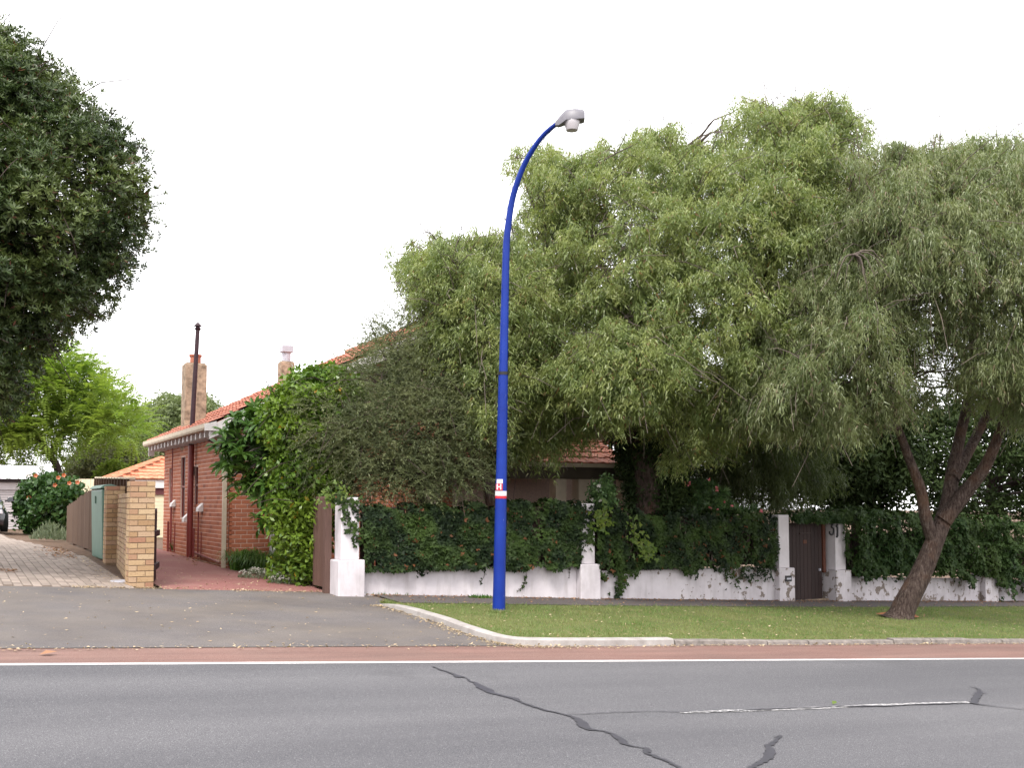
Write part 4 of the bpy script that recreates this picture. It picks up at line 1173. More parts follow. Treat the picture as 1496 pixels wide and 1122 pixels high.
for cx_, cy_ in ((-1, -1), (1, -1), (-1, 1)):
    MB().tube([(cxg + 2.02 * cx_, cyg + 2.02 * cy_, zr + .03), (cxg, cyg, zr + pk + .05)], .09, 6).build('hip_cap', M['tile2'], deck_o)

# ------------------------------------------------ neighbour's carport with roller door, limestone wall and car
nd = 40.0
n0 = P(32, 776, nd); ng = gz(n0.x, n0.y)
nb = empty('neighbour_garage', (n0.x - 1.5, n0.y, ng), 'grey roller door garage with white corrugated roof at the left edge', 'garage')
wdt = 4.4; xr = n0.x; zt = P(32, 716, nd).z; zc = P(32, 700, nd).z
for k_ in range(16):
    h_ = (zt - ng) / 16; MB().box((xr - 1.3, n0.y, ng + k_ * h_), 2.5, .03, h_ - .014).build('door_slat', M['roller_door'], nb)
MB().box((xr - 2.0, n0.y + .05, ng - .1), wdt, .03, zt - ng + .1).build('door_backing', M['dark_fascia'], nb)
MB().box((xr + .03, n0.y - .06, ng - .1), .14, .14, zc - ng + .1).build('post', M['cream_paint'], nb)
MB().box((xr - 2.0, n0.y - .05, zt), wdt + .3, .06, zc - zt - .10).build('lintel', M['roller_door'], nb)
MB().box((xr - 2.0, n0.y - .10, zc - .14), wdt + .9, .08, .14).build('fascia', M['dark_fascia'], nb)
mb = MB(); xs_ = np.arange(xr - 4.4, xr + .75, .045)
for i_, x_ in enumerate(xs_):
    w_ = .018 if i_ % 2 else 0
    ap = zc + max(0, 1.0 - abs(x_ - (xr - 1.9)) / 2.6) * .0
    mb.v.append((x_, n0.y - .42, zc + .0 + w_)); mb.v.append((x_, n0.y + 3.0, zc + .62 + w_))
for i_ in range(len(xs_) - 1): mb.f.append((2 * i_, 2 * i_ + 2, 2 * i_ + 3, 2 * i_ + 1))
mb.build('roof_sheet', M['zincalume'], nb)
MB().beam((xr + .8, n0.y - .35, zc + .0), (xr - 1.9, n0.y - .20, zc + .62), .06, .16).build('barge', M['white_paint'], nb)
MB().box((xr - 2, n0.y + 1.6, ng), 4.2, .1, zc - ng).build('back_wall', M['roller_door'], nb)
lw = P(78, 700, 44); lw2 = P(190, 700, 44)
lo = empty('garden_wall', (lw.x, lw.y, gz(lw.x, lw.y)), 'pale limestone wall top behind the flowering hibiscus', 'wall')
for k_ in range(8):
    t = (k_ + .5) / 8; q = lw.lerp(lw2, t); LL = (lw2 - lw).length / 8
    MB().box((q.x, q.y, gz(q.x, q.y) - .1), LL - .01, .25, lw.z - gz(q.x, q.y) + .1, math.atan2(lw2.y - lw.y, lw2.x - lw.x)).build('panel', M['limestone'], lo)

# dark hatchback in front of the roller door: only its nose and mirror reach into view
cp_ = G(9, 781)
car = empty('parked_car', (cp_.x - .9, cp_.y + .5, gz(cp_.x, cp_.y)), 'dark car nose with side mirror at the left edge by the roller door', 'car')
ox, oy, oz = cp_.x - .80, cp_.y + 2.2, gz(cp_.x - .9, cp_.y + 1)
def sect(y_, hw, zlo, zmid, zhi, tw):
    return [(ox + s * a_, oy + y_, oz + z_) for (s, a_, z_) in ((-1, hw * .92, zlo), (-1, hw, zmid), (-1, tw, zhi), (1, tw, zhi), (1, hw, zmid), (1, hw * .92, zlo))]
secs = [sect(-2.05, .62, .28, .45, .60, .5), sect(-1.9, .80, .2, .55, .74, .68), sect(-1.2, .86, .2, .62, .90, .74), sect(-.65, .87, .2, .66, .98, .76), sect(1.3, .87, .2, .68, 1.0, .78), sect(1.9, .82, .25, .66, .95, .70), sect(2.0, .7, .35, .6, .85, .6)]
mb = MB()
for s_ in secs: mb.v += s_
for i_ in range(len(secs) - 1):
    for k_ in range(6): mb.f.append((i_ * 6 + k_, i_ * 6 + (k_ + 1) % 6, (i_ + 1) * 6 + (k_ + 1) % 6, (i_ + 1) * 6 + k_))
mb.f.append(tuple(range(6))); mb.f.append(tuple(range(36, 42))[::-1])
mb.build('body', M['car'], car, smooth=True, bevel=.03)
mb = MB(); cs_ = [sect(-.85, .74, .93, .95, .97, .70), sect(-.05, .76, .95, 1.0, 1.40, .58), sect(1.2, .74, .95, 1.0, 1.42, .58), sect(1.75, .72, .95, .97, 1.0, .62)]
for s_ in cs_: mb.v += s_
for i_ in range(3):
    for k_ in range(6): mb.f.append((i_ * 6 + k_, i_ * 6 + (k_ + 1) % 6, (i_ + 1) * 6 + (k_ + 1) % 6, (i_ + 1) * 6 + k_))
mb.f.append(tuple(range(6))); mb.f.append(tuple(range(18, 24))[::-1])
mb.build('cabin', M['car_glass'], car, smooth=True)
for sx_ in (-1, 1):
    mm = MB().box((ox + sx_ * .98, oy - .52, oz + .93), .2, .12, .15, taper=.8).build('mirror', M['car'], car, bevel=.02)
    MB().beam((ox + sx_ * .82, oy - .52, oz + .95), (ox + sx_ * .92, oy - .52, oz + .98), .06, .05).build('mirror_arm', M['car'], mm)
    for y_ in (-1.25, 1.35):
        wh = MB().tube([(ox + sx_ * .68, oy + y_, oz + .31), (ox + sx_ * .885, oy + y_, oz + .31)], .31, 20).build('wheel', M['rubber'], car, smooth=True)
        MB().tube([(ox + sx_ * .87, oy + y_, oz + .31), (ox + sx_ * .895, oy + y_, oz + .31)], .19, 14).build('rim', M['chrome'], wh, smooth=True)
    MB().box((ox + sx_ * .58, oy - 1.98, oz + .56), .26, .14, .13, taper=.8).build('headlight', M['lens'], car, bevel=.02)

# ================================================================== VEGETATION
def tree(name, loc, label, cat='tree'):
    return empty(name, loc, label, cat)
def limb(pxd, r0, r1, n=6, wob=0.0):
    pts = catmull([tuple(P(*q)) for q in pxd], n); k = len(pts)
    return pts, [r0 + (r1 - r0) * (i / (k - 1)) ** .8 for i in range(k)]

# ---- weeping peppermint on the verge, leaning trunk
b = G(1316, 903)
t1 = tree('peppermint_tree', (b.x, b.y, gz(b.x, b.y) + TURF), 'leaning rough-barked weeping tree growing on the grass verge', 'tree')
D = 19.25
main, mr = limb([(1314, 908, D), (1322, 885, D), (1345, 840, D), (1366, 790, D), (1384, 740, D + .1), (1392, 690, D + .2), (1402, 640, D + .3), (1418, 560, D + .5), (1420, 460, D + .6), (1410, 360, D + .6)], .25, .045)
mr[0] *= 1.5; mr[1] *= 1.3; mr[2] *= 1.18; mr[3] *= 1.08
lm2, r2 = limb([(1365, 795, D), (1352, 755, D - .1), (1345, 715, D - .2), (1328, 670, D - .3), (1312, 625, D - .5), (1290, 560, D - .6), (1262, 470, D - .7), (1240, 400, D - .7)], .13, .035)
lm3, r3 = limb([(1378, 760, D), (1410, 720, D - .1), (1440, 680, D - .3), (1465, 620, D - .5), (1500, 520, D - .6), (1560, 400, D - .4)], .17, .04)
lm4, r4 = limb([(1392, 700, D + .1), (1425, 640, D + .6), (1460, 560, D + 1.2), (1490, 440, D + 1.6), (1500, 330, D + 1.6)], .12, .03)
lm5, r5 = limb([(1312, 630, D - .5), (1260, 560, D - .9), (1200, 520, D - 1.2), (1140, 520, D - 1.3)], .06, .02)
lm6, r6 = limb([(1418, 545, D + .5), (1370, 440, D + .4), (1310, 330, D + .5), (1290, 280, D + .5)], .08, .025)
mb = MB()
for l_, r_ in ((main, mr), (lm2, r2), (lm3, r3), (lm4, r4), (lm5, r5), (lm6, r6)): mb.tube(l_, r_, 14, False)
mb.build('trunk', M['bark'], t1, smooth=True)
polyV = [(1080, 575), (1130, 470), (1150, 400), (1185, 345), (1225, 290), (1240, 225), (1290, 205), (1345, 215), (1375, 205), (1430, 212), (1480, 196), (1560, 215), (1660, 290), (1700, 420), (1680, 520), (1600, 620), (1520, 640), (1470, 625), (1415, 590), (1385, 520), (1350, 530), (1345, 610), (1300, 630), (1240, 655), (1160, 640), (1110, 640), (1060, 625)]
cV = np.concatenate([crown_pts(polyV, 18.9, 2.7, 390, .36, 2.2), crown_pts([(1225, 235), (1290, 205), (1375, 205), (1480, 196), (1560, 215), (1560, 330), (1230, 330)], 19.3, 2.0, 60, .36, 1.2)])
weeping_crown('inner_foliage', cV, .26, 4, M['pepper2'], t1, T_PEP2, (1.2, 1.5))
wV = wisps(polyV, 18.9, 60, .6); weeping_crown('loose_tufts', wV, .2, 12, M['pepper2'], t1, T_PEP2)
weeping_crown('crown', cV, .40, 40, M['pepper2'], t1, T_PEP2)
mb = MB(); branches(mb, [main, lm2, lm3, lm4, lm5, lm6], np.concatenate([cV, wV]), .035, .007, 1)
# bare arching twigs where a bough has broken
for bx, by in ((1248, 372), (880, 490)):
    for _ in range(9):
        p0 = P(bx + rng.normal() * 4, by, 16.3 if bx > 1000 else 17.0); e_ = p0 + Vector((rng.normal() * .45, rng.normal() * .2, -.25 - .45 * rng.random()))
        mb.tube(curve3(p0, e_, .28, 5, .04), [.016, .014, .012, .009, .006, .004], 5, False)
mb.build('branches', M['twig'], t1)['kind'] = 'stuff'
# exposed earth at its foot
mb = MB(); n = 18
for k_ in range(n):
    a_ = 2 * math.pi * k_ / n; r_ = .45 + .12 * math.sin(3 * a_) ; x_, y_ = b.x + r_ * math.cos(a_) * 1.0, b.y + r_ * math.sin(a_) * .6; mb.v.append((x_, y_, gz(x_, y_) + TURF + .025))
mb.v.append((b.x, b.y, gz(b.x, b.y) + TURF + .12))
for k_ in range(n): mb.f.append((k_, (k_ + 1) % n, n))
o = mb.build('root_earth', M['terracotta'], t1); o.data.materials[0] = simple('red_earth', (.24, .105, .055), .95, .3, 12, .1)

# ---- big peppermint in the garden behind the wall
D = 20.6
g_ = Vector((13.0, 18.9)); tb = P(948, 735, D)
t2 = tree('peppermint_tree', (tb.x, tb.y, gz(tb.x, tb.y)), 'tallest broad weeping tree rising behind the ivy wall right of the lamp post', 'tree')
base = (tb.x, tb.y, gz(tb.x, tb.y) - .1)
def limb3(pts, r0, r1): 
    q = catmull([tuple(p) for p in pts], 6); k = len(q); return q, [r0 + (r1 - r0) * (i / (k - 1)) ** .8 for i in range(k)]
L2 = [limb3([base, P(945, 700, D), P(925, 640, D), P(880, 595, D - .4), P(820, 570, D - .9), P(780, 560, D - 1.2), P(760, 470, D - 1.0), P(790, 340, D - .6)], .30, .04),
      limb3([P(935, 665, D), P(960, 560, D + .2), P(985, 440, D + .3), P(1000, 320, D + .2), P(985, 240, D + .2)], .20, .03),
      limb3([P(950, 700, D), P(1020, 620, D), P(1070, 560, D - .2), P(1120, 440, D - .3), P(1150, 300, D - .2), P(1180, 200, D)], .20, .03),
      limb3([P(960, 560, D + .2), P(900, 440, D + .5), P(860, 330, D + .6), P(830, 260, D + .6)], .10, .025),
      limb3([P(1030, 610, D), P(1080, 600, D + 1.2), P(1150, 520, D + 1.8), P(1210, 420, D + 2)], .11, .025)]
mb = MB()
for l_, r_ in L2: mb.tube(l_, r_, 12, False)
mb.build('trunk', M['bark'], t2, smooth=True)
polyM = [(735, 235), (800, 203), (845, 226), (890, 210), (940, 193), (980, 183), (1000, 213), (1040, 193), (1062, 175), (1080, 152), (1110, 148), (1130, 172), (1150, 152), (1190, 142), (1236, 146), (1262, 205), (1255, 260), (1275, 340), (1270, 470), (1220, 590), (1150, 640), (1090, 650), (1040, 690), (985, 690), (960, 640), (900, 625), (850, 640), (790, 665), (750, 660), (745, 500), (738, 420), (760, 370), (750, 320), (780, 300), (752, 280)]
cM = crown_pts(polyM, 20.4, 3.4, 560, .36, 2.6, .64, .16)
# a low bough reaching out over the wall, lit from above
polyB = [(800, 540), (820, 510), (870, 480), (940, 455), (1000, 480), (1040, 500), (1010, 560), (960, 600), (900, 640), (860, 600), (810, 570)]
cB = crown_pts(polyB, 17.6, .8, 60, .32, 1.0)
polyR = [(690, 615), (760, 600), (890, 600), (900, 630), (870, 650), (840, 655), (800, 690), (750, 700), (700, 680)]
cM = np.concatenate([cM, cB, crown_pts(polyR, 19.2, .5, 22, .3, .7), crown_pts([(1090, 165), (1110, 150), (1150, 155), (1190, 146), (1235, 150), (1255, 210), (1245, 260), (1100, 260)], 20.4, 1.0, 16, .4, 1.0)])
weeping_crown('inner_foliage', cM, .24, 8, M['pepper'], t2, T_PEP, (1.2, 1.6))
wM = wisps(polyM, 20.4, 90, .8); weeping_crown('loose_tufts', wM, .2, 12, M['pepper'], t2, T_PEP)
weeping_crown('crown', cM, .42, 44, M['pepper'], t2, T_PEP)
mb = MB(); branches(mb, [l_ for l_, r_ in L2], np.concatenate([cM, wM]), .035, .007, 1); mb.build('branches', M['twig'], t2)['kind'] = 'stuff'

# ---- second peppermint, left of the lamp post
D = 18.6
t3 = tree('peppermint_tree', tuple(P(722, 735, D).xy) + (gz(9.6, 17),), 'smaller weeping tree with crooked trunk behind the ivy wall left of the lamp post', 'tree')
tb = P(722, 735, D)
L3 = [limb3([(tb.x, tb.y, gz(tb.x, tb.y) - .1), P(716, 715, D), P(695, 680, D), P(690, 640, D), P(670, 560, D + .1), P(655, 470, D + .1), P(650, 400, D)], .13, .03),
      limb3([P(690, 650, D), P(715, 560, D + .4), P(745, 470, D + .6), P(770, 400, D + .6)], .09, .025),
      limb3([P(678, 590, D + .1), P(640, 520, D - .3), P(610, 440, D - .3)], .07, .02)]
mb = MB()
for l_, r_ in L3: mb.tube(l_, r_, 10, False)
mb.build('trunk', M['bark'], t3, smooth=True)
polyL = [(566, 370), (612, 360), (640, 345), (690, 344), (740, 342), (790, 385), (825, 460), (815, 560), (770, 620), (735, 640), (700, 630), (660, 600), (625, 540), (598, 470), (590, 420)]
cL = crown_pts(polyL, 18.6, 1.7, 215, .34, 1.6)
polyL2 = [(682, 600), (715, 590), (735, 610), (728, 650), (700, 655)]
cL = np.concatenate([cL, crown_pts(polyL2, 17.3, .3, 5, .25, .6)])
wL = wisps(polyL, 18.6, 34, .4); weeping_crown('loose_tufts', wL, .2, 12, M['pepper'], t3, T_PEP)
weeping_crown('crown', cL, .42, 44, M['pepper'], t3, T_PEP)
mb = MB(); branches(mb, [l_ for l_, r_ in L3], np.concatenate([cL, wL]), .03, .006, 1); mb.build('branches', M['twig'], t3)['kind'] = 'stuff'

# ---- dark needle-leaved shrub over the wall
D = 18.4
tb = P(640, 735, D)
t4 = tree('bottlebrush_shrub', (tb.x, tb.y, gz(tb.x, tb.y)), 'dark fine-needled shrub leaning over the wall left of the lamp post', 'shrub')
L4 = [limb3([(tb.x, tb.y, gz(tb.x, tb.y) - .1), P(615, 715, D), P(600, 690, D), P(640, 640, D), P(690, 600, D), P(700, 560, D)], .10, .02),
      limb3([P(615, 715, D), P(560, 650, D), P(520, 600, D), P(490, 560, D)], .08, .02), limb3([P(620, 700, D), P(590, 600, D), P(570, 520, D)], .08, .02)]
mb = MB()
for l_, r_ in L4: mb.tube(l_, r_, 8, False)
poly4 = [(425, 640), (445, 585), (480, 568), (508, 545), (532, 520), (548, 490), (572, 470), (600, 468), (625, 500), (660, 520), (705, 570), (728, 640), (725, 695), (690, 722), (640, 728), (610, 735), (570, 748), (530, 740), (500, 725), (465, 700), (430, 680)]
c4 = crown_pts(poly4, D - .1, 1.25, 112, .42, 1.2)
branches(mb, [l_ for l_, r_ in L4], c4, .025, .006, 1); mb.build('trunk', M['bark_dark'], t4, smooth=True)
sprig_crown('crown', c4, .45, 52, M['mela'], t4)
# spiky shoots standing above its outline
tips = np.array([np.array(P(x_ + rng.normal() * 6, y_ + rng.normal() * 6, D + rng.normal() * .3)) for x_, y_ in [(535, 505), (540, 492), (552, 478), (575, 462), (585, 458), (560, 470), (548, 485), (600, 462), (525, 515)] for _ in range(5)])
n = len(tips); scatter('shoots', T_SPRIG, tips, rotz_tilt(n, rng.uniform(0, 6.28, n), rng.normal(size=n) * .5 - .9), rng.uniform(.7, 1.1, n), M['mela'], t4)

# ---- frangipani against the house corner
D = 18.9
tb = G(425, 842)
def T_frangi():
    out = []
    for _ in range(3):
        lv = []
        for i in range(11):
            t = 2 * math.pi * i * .382 + rng.normal() * .15; el = .65 - .75 * (i / 11) + rng.normal() * .12
            d = np.array((math.cos(t), math.sin(t), el)); w = np.array((-math.sin(t), math.cos(t), rng.normal() * .12)); L_ = .26 * rng.uniform(.8, 1.15); W_ = .078
            d = d / np.linalg.norm(d); n_ = np.cross(d, w); bs = np.zeros(3)
            a1 = bs + d * L_ * .3; a2 = bs + d * L_ * .7 - np.array((0, 0, .03)); tp_ = bs + d * L_ - np.array((0, 0, .08))
            dn = np.array((0, 0, -.012))
            lv.append([bs, a1 + w * W_ * .4 - dn, a2, a1 - w * W_ * .4 - dn]); lv.append([a1 + w * W_ * .4 - dn, a2 + w * W_ * .45 - dn, tp_, a2]); lv.append([a1 - w * W_ * .4 - dn, a2, tp_, a2 - w * W_ * .45 - dn])
        V = np.array([p for l in lv for p in l]); out.append((V, np.arange(len(V)).reshape(-1, 4)))
    return out
TF = T_frangi()
t5 = tree('frangipani_tree', (tb.x, tb.y, gz(tb.x, tb.y)), 'frangipani with large glossy leaf rosettes against the red brick corner', 'tree')
poly5 = [(312, 655), (325, 620), (352, 598), (385, 583), (412, 592), (432, 640), (440, 700), (425, 750), (395, 740), (360, 722), (338, 712), (325, 690)]
c5 = crown_pts(poly5, D, .75, 125, .16, .7, .7, .15)
c5 = np.concatenate([c5, np.array([np.array(P(x_, y_, D - .5)) for x_, y_ in ((372, 725), (352, 722), (385, 762), (375, 752), (397, 748), (380, 770), (392, 775), (345, 668), (336, 650))])])
pos = c5 + rng.normal(size=c5.shape) * .05; n = len(pos); nr = rng.normal(size=(n, 3)) * .45; nr[:, 2] += 1.0; nr[:, 0] -= .25; nr[:, 1] -= .25
scatter('crown', TF, pos, rot_to(nr, n), rng.uniform(.8, 1.2, n), M['frangi'], t5)
L5 = [limb3([(tb.x, tb.y, gz(tb.x, tb.y) - .1), P(425, 780, D), P(412, 720, D), P(390, 680, D), P(360, 650, D)], .085, .025), limb3([P(420, 750, D), P(435, 700, D), P(420, 640, D)], .06, .025), limb3([P(412, 720, D), P(400, 660, D - .2), P(385, 620, D - .2)], .05, .02)]
mb = MB()
for l_, r_ in L5: mb.tube(l_, r_, 8, False)
pool = [Vector(p) for l_, r_ in L5 for p in l_[3:]]
for c in c5:
    c = Vector(c); q = min(pool, key=lambda p: (p - c).length); mb.tube(curve3(q, c, .05, 3, .05), [.022, .02, .018, .016], 6, False)
mb.build('trunk', M['bark_grey'], t5, smooth=True)

# ---- bright leafy citrus
D = 18.3
tb = G(447, 848)
t6 = tree('citrus_tree', (tb.x, tb.y, gz(tb.x, tb.y)), 'bright green leafy citrus between the frangipani and the white pillar', 'tree')
poly6 = [(385, 625), (388, 585), (410, 562), (445, 548), (480, 540), (505, 545), (525, 580), (525, 640), (510, 700), (495, 740), (478, 770), (472, 835), (440, 850), (405, 842), (405, 790), (398, 740), (400, 690), (390, 650)]
c6 = crown_pts(poly6, D + .1, .95, 175, .2, .8)
pos_parent = t6
TC = [spray_round(12, .16, .115, .052, .2) for _ in range(5)]
outward_crown('crown', c6, .27, 17, M['citrus'], t6, TC, (.8, 1.25))
L6 = [limb3([(tb.x, tb.y, gz(tb.x, tb.y) - .1), P(445, 760, D), P(450, 690, D), P(460, 620, D), P(450, 560, D)], .08, .02), limb3([P(445, 770, D), P(470, 690, D), P(490, 600, D)], .05, .02)]
mb = MB()
for l_, r_ in L6: mb.tube(l_, r_, 8, False)
branches(mb, [l_ for l_, r_ in L6], c6, .014, .004, 3); mb.build('trunk', M['bark_dark'], t6, smooth=True)

# ---- big dark dense tree at the left
D = 17.0
tb = P(-150, 700, D)
t7 = tree('brush_box_tree', (tb.x, tb.y, gz(tb.x, tb.y)), 'large dense dark green tree crown filling the upper left corner', 'tree')
poly7 = [(-420, 300), (-330, 120), (-180, 20), (-60, 0), (0, 38), (48, 58), (80, 88), (104, 126), (134, 143), (162, 176), (196, 210), (216, 262), (233, 292), (230, 330), (214, 355), (196, 398), (178, 432), (152, 458), (122, 484), (88, 498), (70, 522), (44, 560), (30, 605), (-40, 620), (-200, 640), (-380, 560)]
c7 = crown_pts(poly7, D, 3.0, 640, .28, 2.2, .6, .1)
k7 = np.array([((c[0] * CA - c[1] * SA) / (c[0] * SA + c[1] * CA)) * F + CX > -60 or i % 3 == 0 for i, c in enumerate(c7)]); c7 = c7[k7]      # thinner on the far side of the crown
outward_crown('crown', c7, .42, 54, M['brushbox'], t7, T_WHORL, (.55, .9), .6, .8)
outward_crown('inner_foliage', c7, .27, 20, M['brushbox'], t7, T_WHORL, (.85, 1.2), .2, .4, .1)
L7 = [limb3([(tb.x, tb.y, gz(tb.x, tb.y) - .2), P(-148, 640, D), P(-140, 540, D), P(-100, 400, D), P(-60, 250, D), P(-40, 150, D)], .32, .05), limb3([P(-145, 600, D), P(-60, 480, D - .4), P(30, 390, D - .5), P(100, 300, D - .3), P(150, 250, D - .2)], .18, .03), limb3([P(-140, 540, D), P(-220, 400, D), P(-260, 250, D)], .18, .04), limb3([P(-110, 430, D), P(-20, 330, D - 1), P(40, 220, D - 1)], .12, .03)]
mb = MB()
for l_, r_ in L7: mb.tube(l_, r_, 12, False)
branches(mb, [l_ for l_, r_ in L7], c7, .05, .01, 1); mb.build('trunk', M['bark_dark'], t7, smooth=True)

# ---- feathery bright tree behind the garage
def far_tree(name, label, poly, D, T, n, rc, ns, mat, Tm, base_px, limbs_px, s, barkm='bark_dark', kind='out', r0=.3, R=3.0):
    tb = P(base_px[0], base_px[1], D); g = gz(tb.x, tb.y)
    t = tree(name, (tb.x, tb.y, g), label)
    c = crown_pts(poly, D, T, n, rc, R)
    LL = []
    mb = MB()
    for k, pl in enumerate(limbs_px):
        pts = [P(x_, y_, D) for x_, y_ in pl]
        if k == 0: pts = [Vector((tb.x, tb.y, g - .2))] + pts
        l_, r_ = limb3(pts, r0 * (1 if k == 0 else .6), .05); LL.append(l_); mb.tube(l_, r_, 9, False)
    branches(mb, LL, c, .07, .012, 2); mb.build('trunk', M[barkm], t, smooth=True)
    if kind == 'weep': weeping_crown('crown', c, rc, ns, mat, t, Tm, s)
    elif kind == 'fern': sprig_crown('crown', c, rc, ns, mat, t, Tm, s, .15)
    else: outward_crown('crown', c, rc, ns, mat, t, Tm, s)
    return t
far_tree('feathery_tree', 'bright yellow-green feathery tree behind the grey roller door garage', [(-60, 560), (-10, 515), (40, 498), (88, 494), (118, 522), (140, 545), (172, 558), (200, 590), (225, 630), (212, 668), (165, 665), (140, 650), (110, 668), (80, 672), (50, 690), (10, 680), (-60, 690)], 47, 4.0, 80, 1.05, 60, M['jaca'], T_FERN, (90, 700), [[(85, 690), (72, 665), (60, 640), (40, 600), (35, 560)], [(72, 665), (100, 620), (140, 600)], [(60, 640), (20, 620), (-20, 600)]], (.9, 1.4), 'bark_dark', 'fern', .22)
far_tree('feathery_tree', 'paler thin feathery tree between the bright tree and the chimney', [(95, 590), (120, 550), (155, 560), (175, 590), (200, 625), (205, 655), (170, 680), (120, 670)], 58, 3.0, 34, .95, 34, M['jaca'], T_FERN, (150, 710), [[(150, 690), (148, 650), (150, 600)], [(148, 650), (175, 620)]], (.8, 1.2), 'bark_grey', 'fern', .18)
TG = [spray_round(14, .40, .26, .09, .2) for _ in range(4)]
far_tree('gum_tree', 'grey-green gum tree on the skyline behind the rendered chimney', [(180, 640), (205, 600), (228, 578), (250, 575), (275, 590), (305, 582), (322, 600), (330, 640), (260, 690), (200, 700)], 68, 5.0, 70, 1.2, 50, M['gum'], TG, (255, 710), [[(252, 690), (245, 640), (235, 605)], [(245, 640), (285, 610)]], (.9, 1.4))
far_tree('gum_tree', 'dull olive bushy tree above the limestone wall and orange roof', [(100, 690), (118, 655), (140, 640), (170, 650), (205, 660), (235, 672), (235, 705), (180, 712), (110, 712)], 56, 3.0, 55, .9, 48, M['olive'], TG, (150, 712), [[(148, 700), (140, 675)], [(148, 695), (190, 680)]], (.7, 1.1), 'bark_grey', 'out', .15)
far_tree('gum_tree', 'mid green rounded shrub peeping over the orange tile roof', [(148, 690), (160, 678), (178, 680), (184, 697), (170, 708), (150, 706)], 50, 1.2, 16, .5, 40, M['jaca'], TG, (165, 712), [[(165, 700), (166, 690)]], (.5, .8), 'bark_grey', 'out', .1, 1.2)
# trees beyond the house and to the right, their shade put into dark leaf colours
TS = [spray_round(14, .26, .15, .06, .2) for _ in range(4)]
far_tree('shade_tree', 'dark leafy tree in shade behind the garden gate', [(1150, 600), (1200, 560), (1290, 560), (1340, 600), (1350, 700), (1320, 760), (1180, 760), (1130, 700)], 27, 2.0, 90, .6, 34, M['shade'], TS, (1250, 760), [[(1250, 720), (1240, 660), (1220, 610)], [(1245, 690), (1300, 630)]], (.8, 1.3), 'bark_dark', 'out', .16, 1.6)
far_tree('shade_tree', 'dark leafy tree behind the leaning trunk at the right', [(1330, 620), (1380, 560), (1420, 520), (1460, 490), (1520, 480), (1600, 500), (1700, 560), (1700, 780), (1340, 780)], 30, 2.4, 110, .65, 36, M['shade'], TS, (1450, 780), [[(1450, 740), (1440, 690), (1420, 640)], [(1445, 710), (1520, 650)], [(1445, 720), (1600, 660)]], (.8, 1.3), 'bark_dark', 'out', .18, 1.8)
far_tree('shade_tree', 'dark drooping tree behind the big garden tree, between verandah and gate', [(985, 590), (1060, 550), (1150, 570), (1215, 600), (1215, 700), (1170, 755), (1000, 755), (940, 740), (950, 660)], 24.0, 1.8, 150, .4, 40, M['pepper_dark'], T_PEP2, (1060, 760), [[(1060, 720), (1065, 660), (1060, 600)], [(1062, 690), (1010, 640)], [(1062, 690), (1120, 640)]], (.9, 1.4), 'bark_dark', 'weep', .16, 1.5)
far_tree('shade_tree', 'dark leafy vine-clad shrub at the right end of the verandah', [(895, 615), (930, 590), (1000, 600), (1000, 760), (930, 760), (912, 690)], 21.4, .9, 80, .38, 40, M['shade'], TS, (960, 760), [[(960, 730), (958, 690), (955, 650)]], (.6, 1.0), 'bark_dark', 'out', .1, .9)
# ---- hibiscus with orange flowers, grey lavender and low plants by the paved drive
b = G(78, 783)
hb = tree('hibiscus_shrub', (b.x, b.y + 1, gz(b.x, b.y)), 'dense green hibiscus with orange flowers beside the roller door', 'shrub')
D = 33.5
polyH = [(33, 770), (28, 730), (38, 705), (60, 695), (95, 697), (118, 712), (126, 725), (118, 745), (105, 770), (85, 785), (50, 785)]
TH = [spray_round(12, .24, .17, .10, .3) for _ in range(4)]
cH = crown_pts(polyH, D, 1.2, 70, .34, 1.1)
outward_crown('foliage', cH, .36, 26, M['hib'], hb, TH, (.75, 1.2))
mb = MB(); tb = P(75, 788, D)
for k_ in range(5): mb.tube(curve3((tb.x, tb.y, gz(tb.x, tb.y) - .1), cH[k_ * 3], .1, 5), [.04, .035, .03, .025, .02, .012], 6, False)
mb.build('stem', M['bark_dark'], hb)
fl = []
for x_, y_ in ((85, 698), (93, 694.5), (80, 709), (42, 727), (75, 737), (113, 705), (52, 695), (101, 706)):
    p = P(x_, y_, D - 1.15); lv = []
    for k_ in range(5):
        t = 2 * math.pi * k_ / 5; d_ = np.array((math.cos(t) * .8, -.6, math.sin(t) * .8)); lv.append(leaf_quad(.095, .09, np.array(p), d_, np.cross(d_, (0, 1, 0)) + 1e-6, .1))
    V_, F_ = tmpl(lv); link('flower', np_mesh('flower', V_, F_), hb, M['flower_orange'])
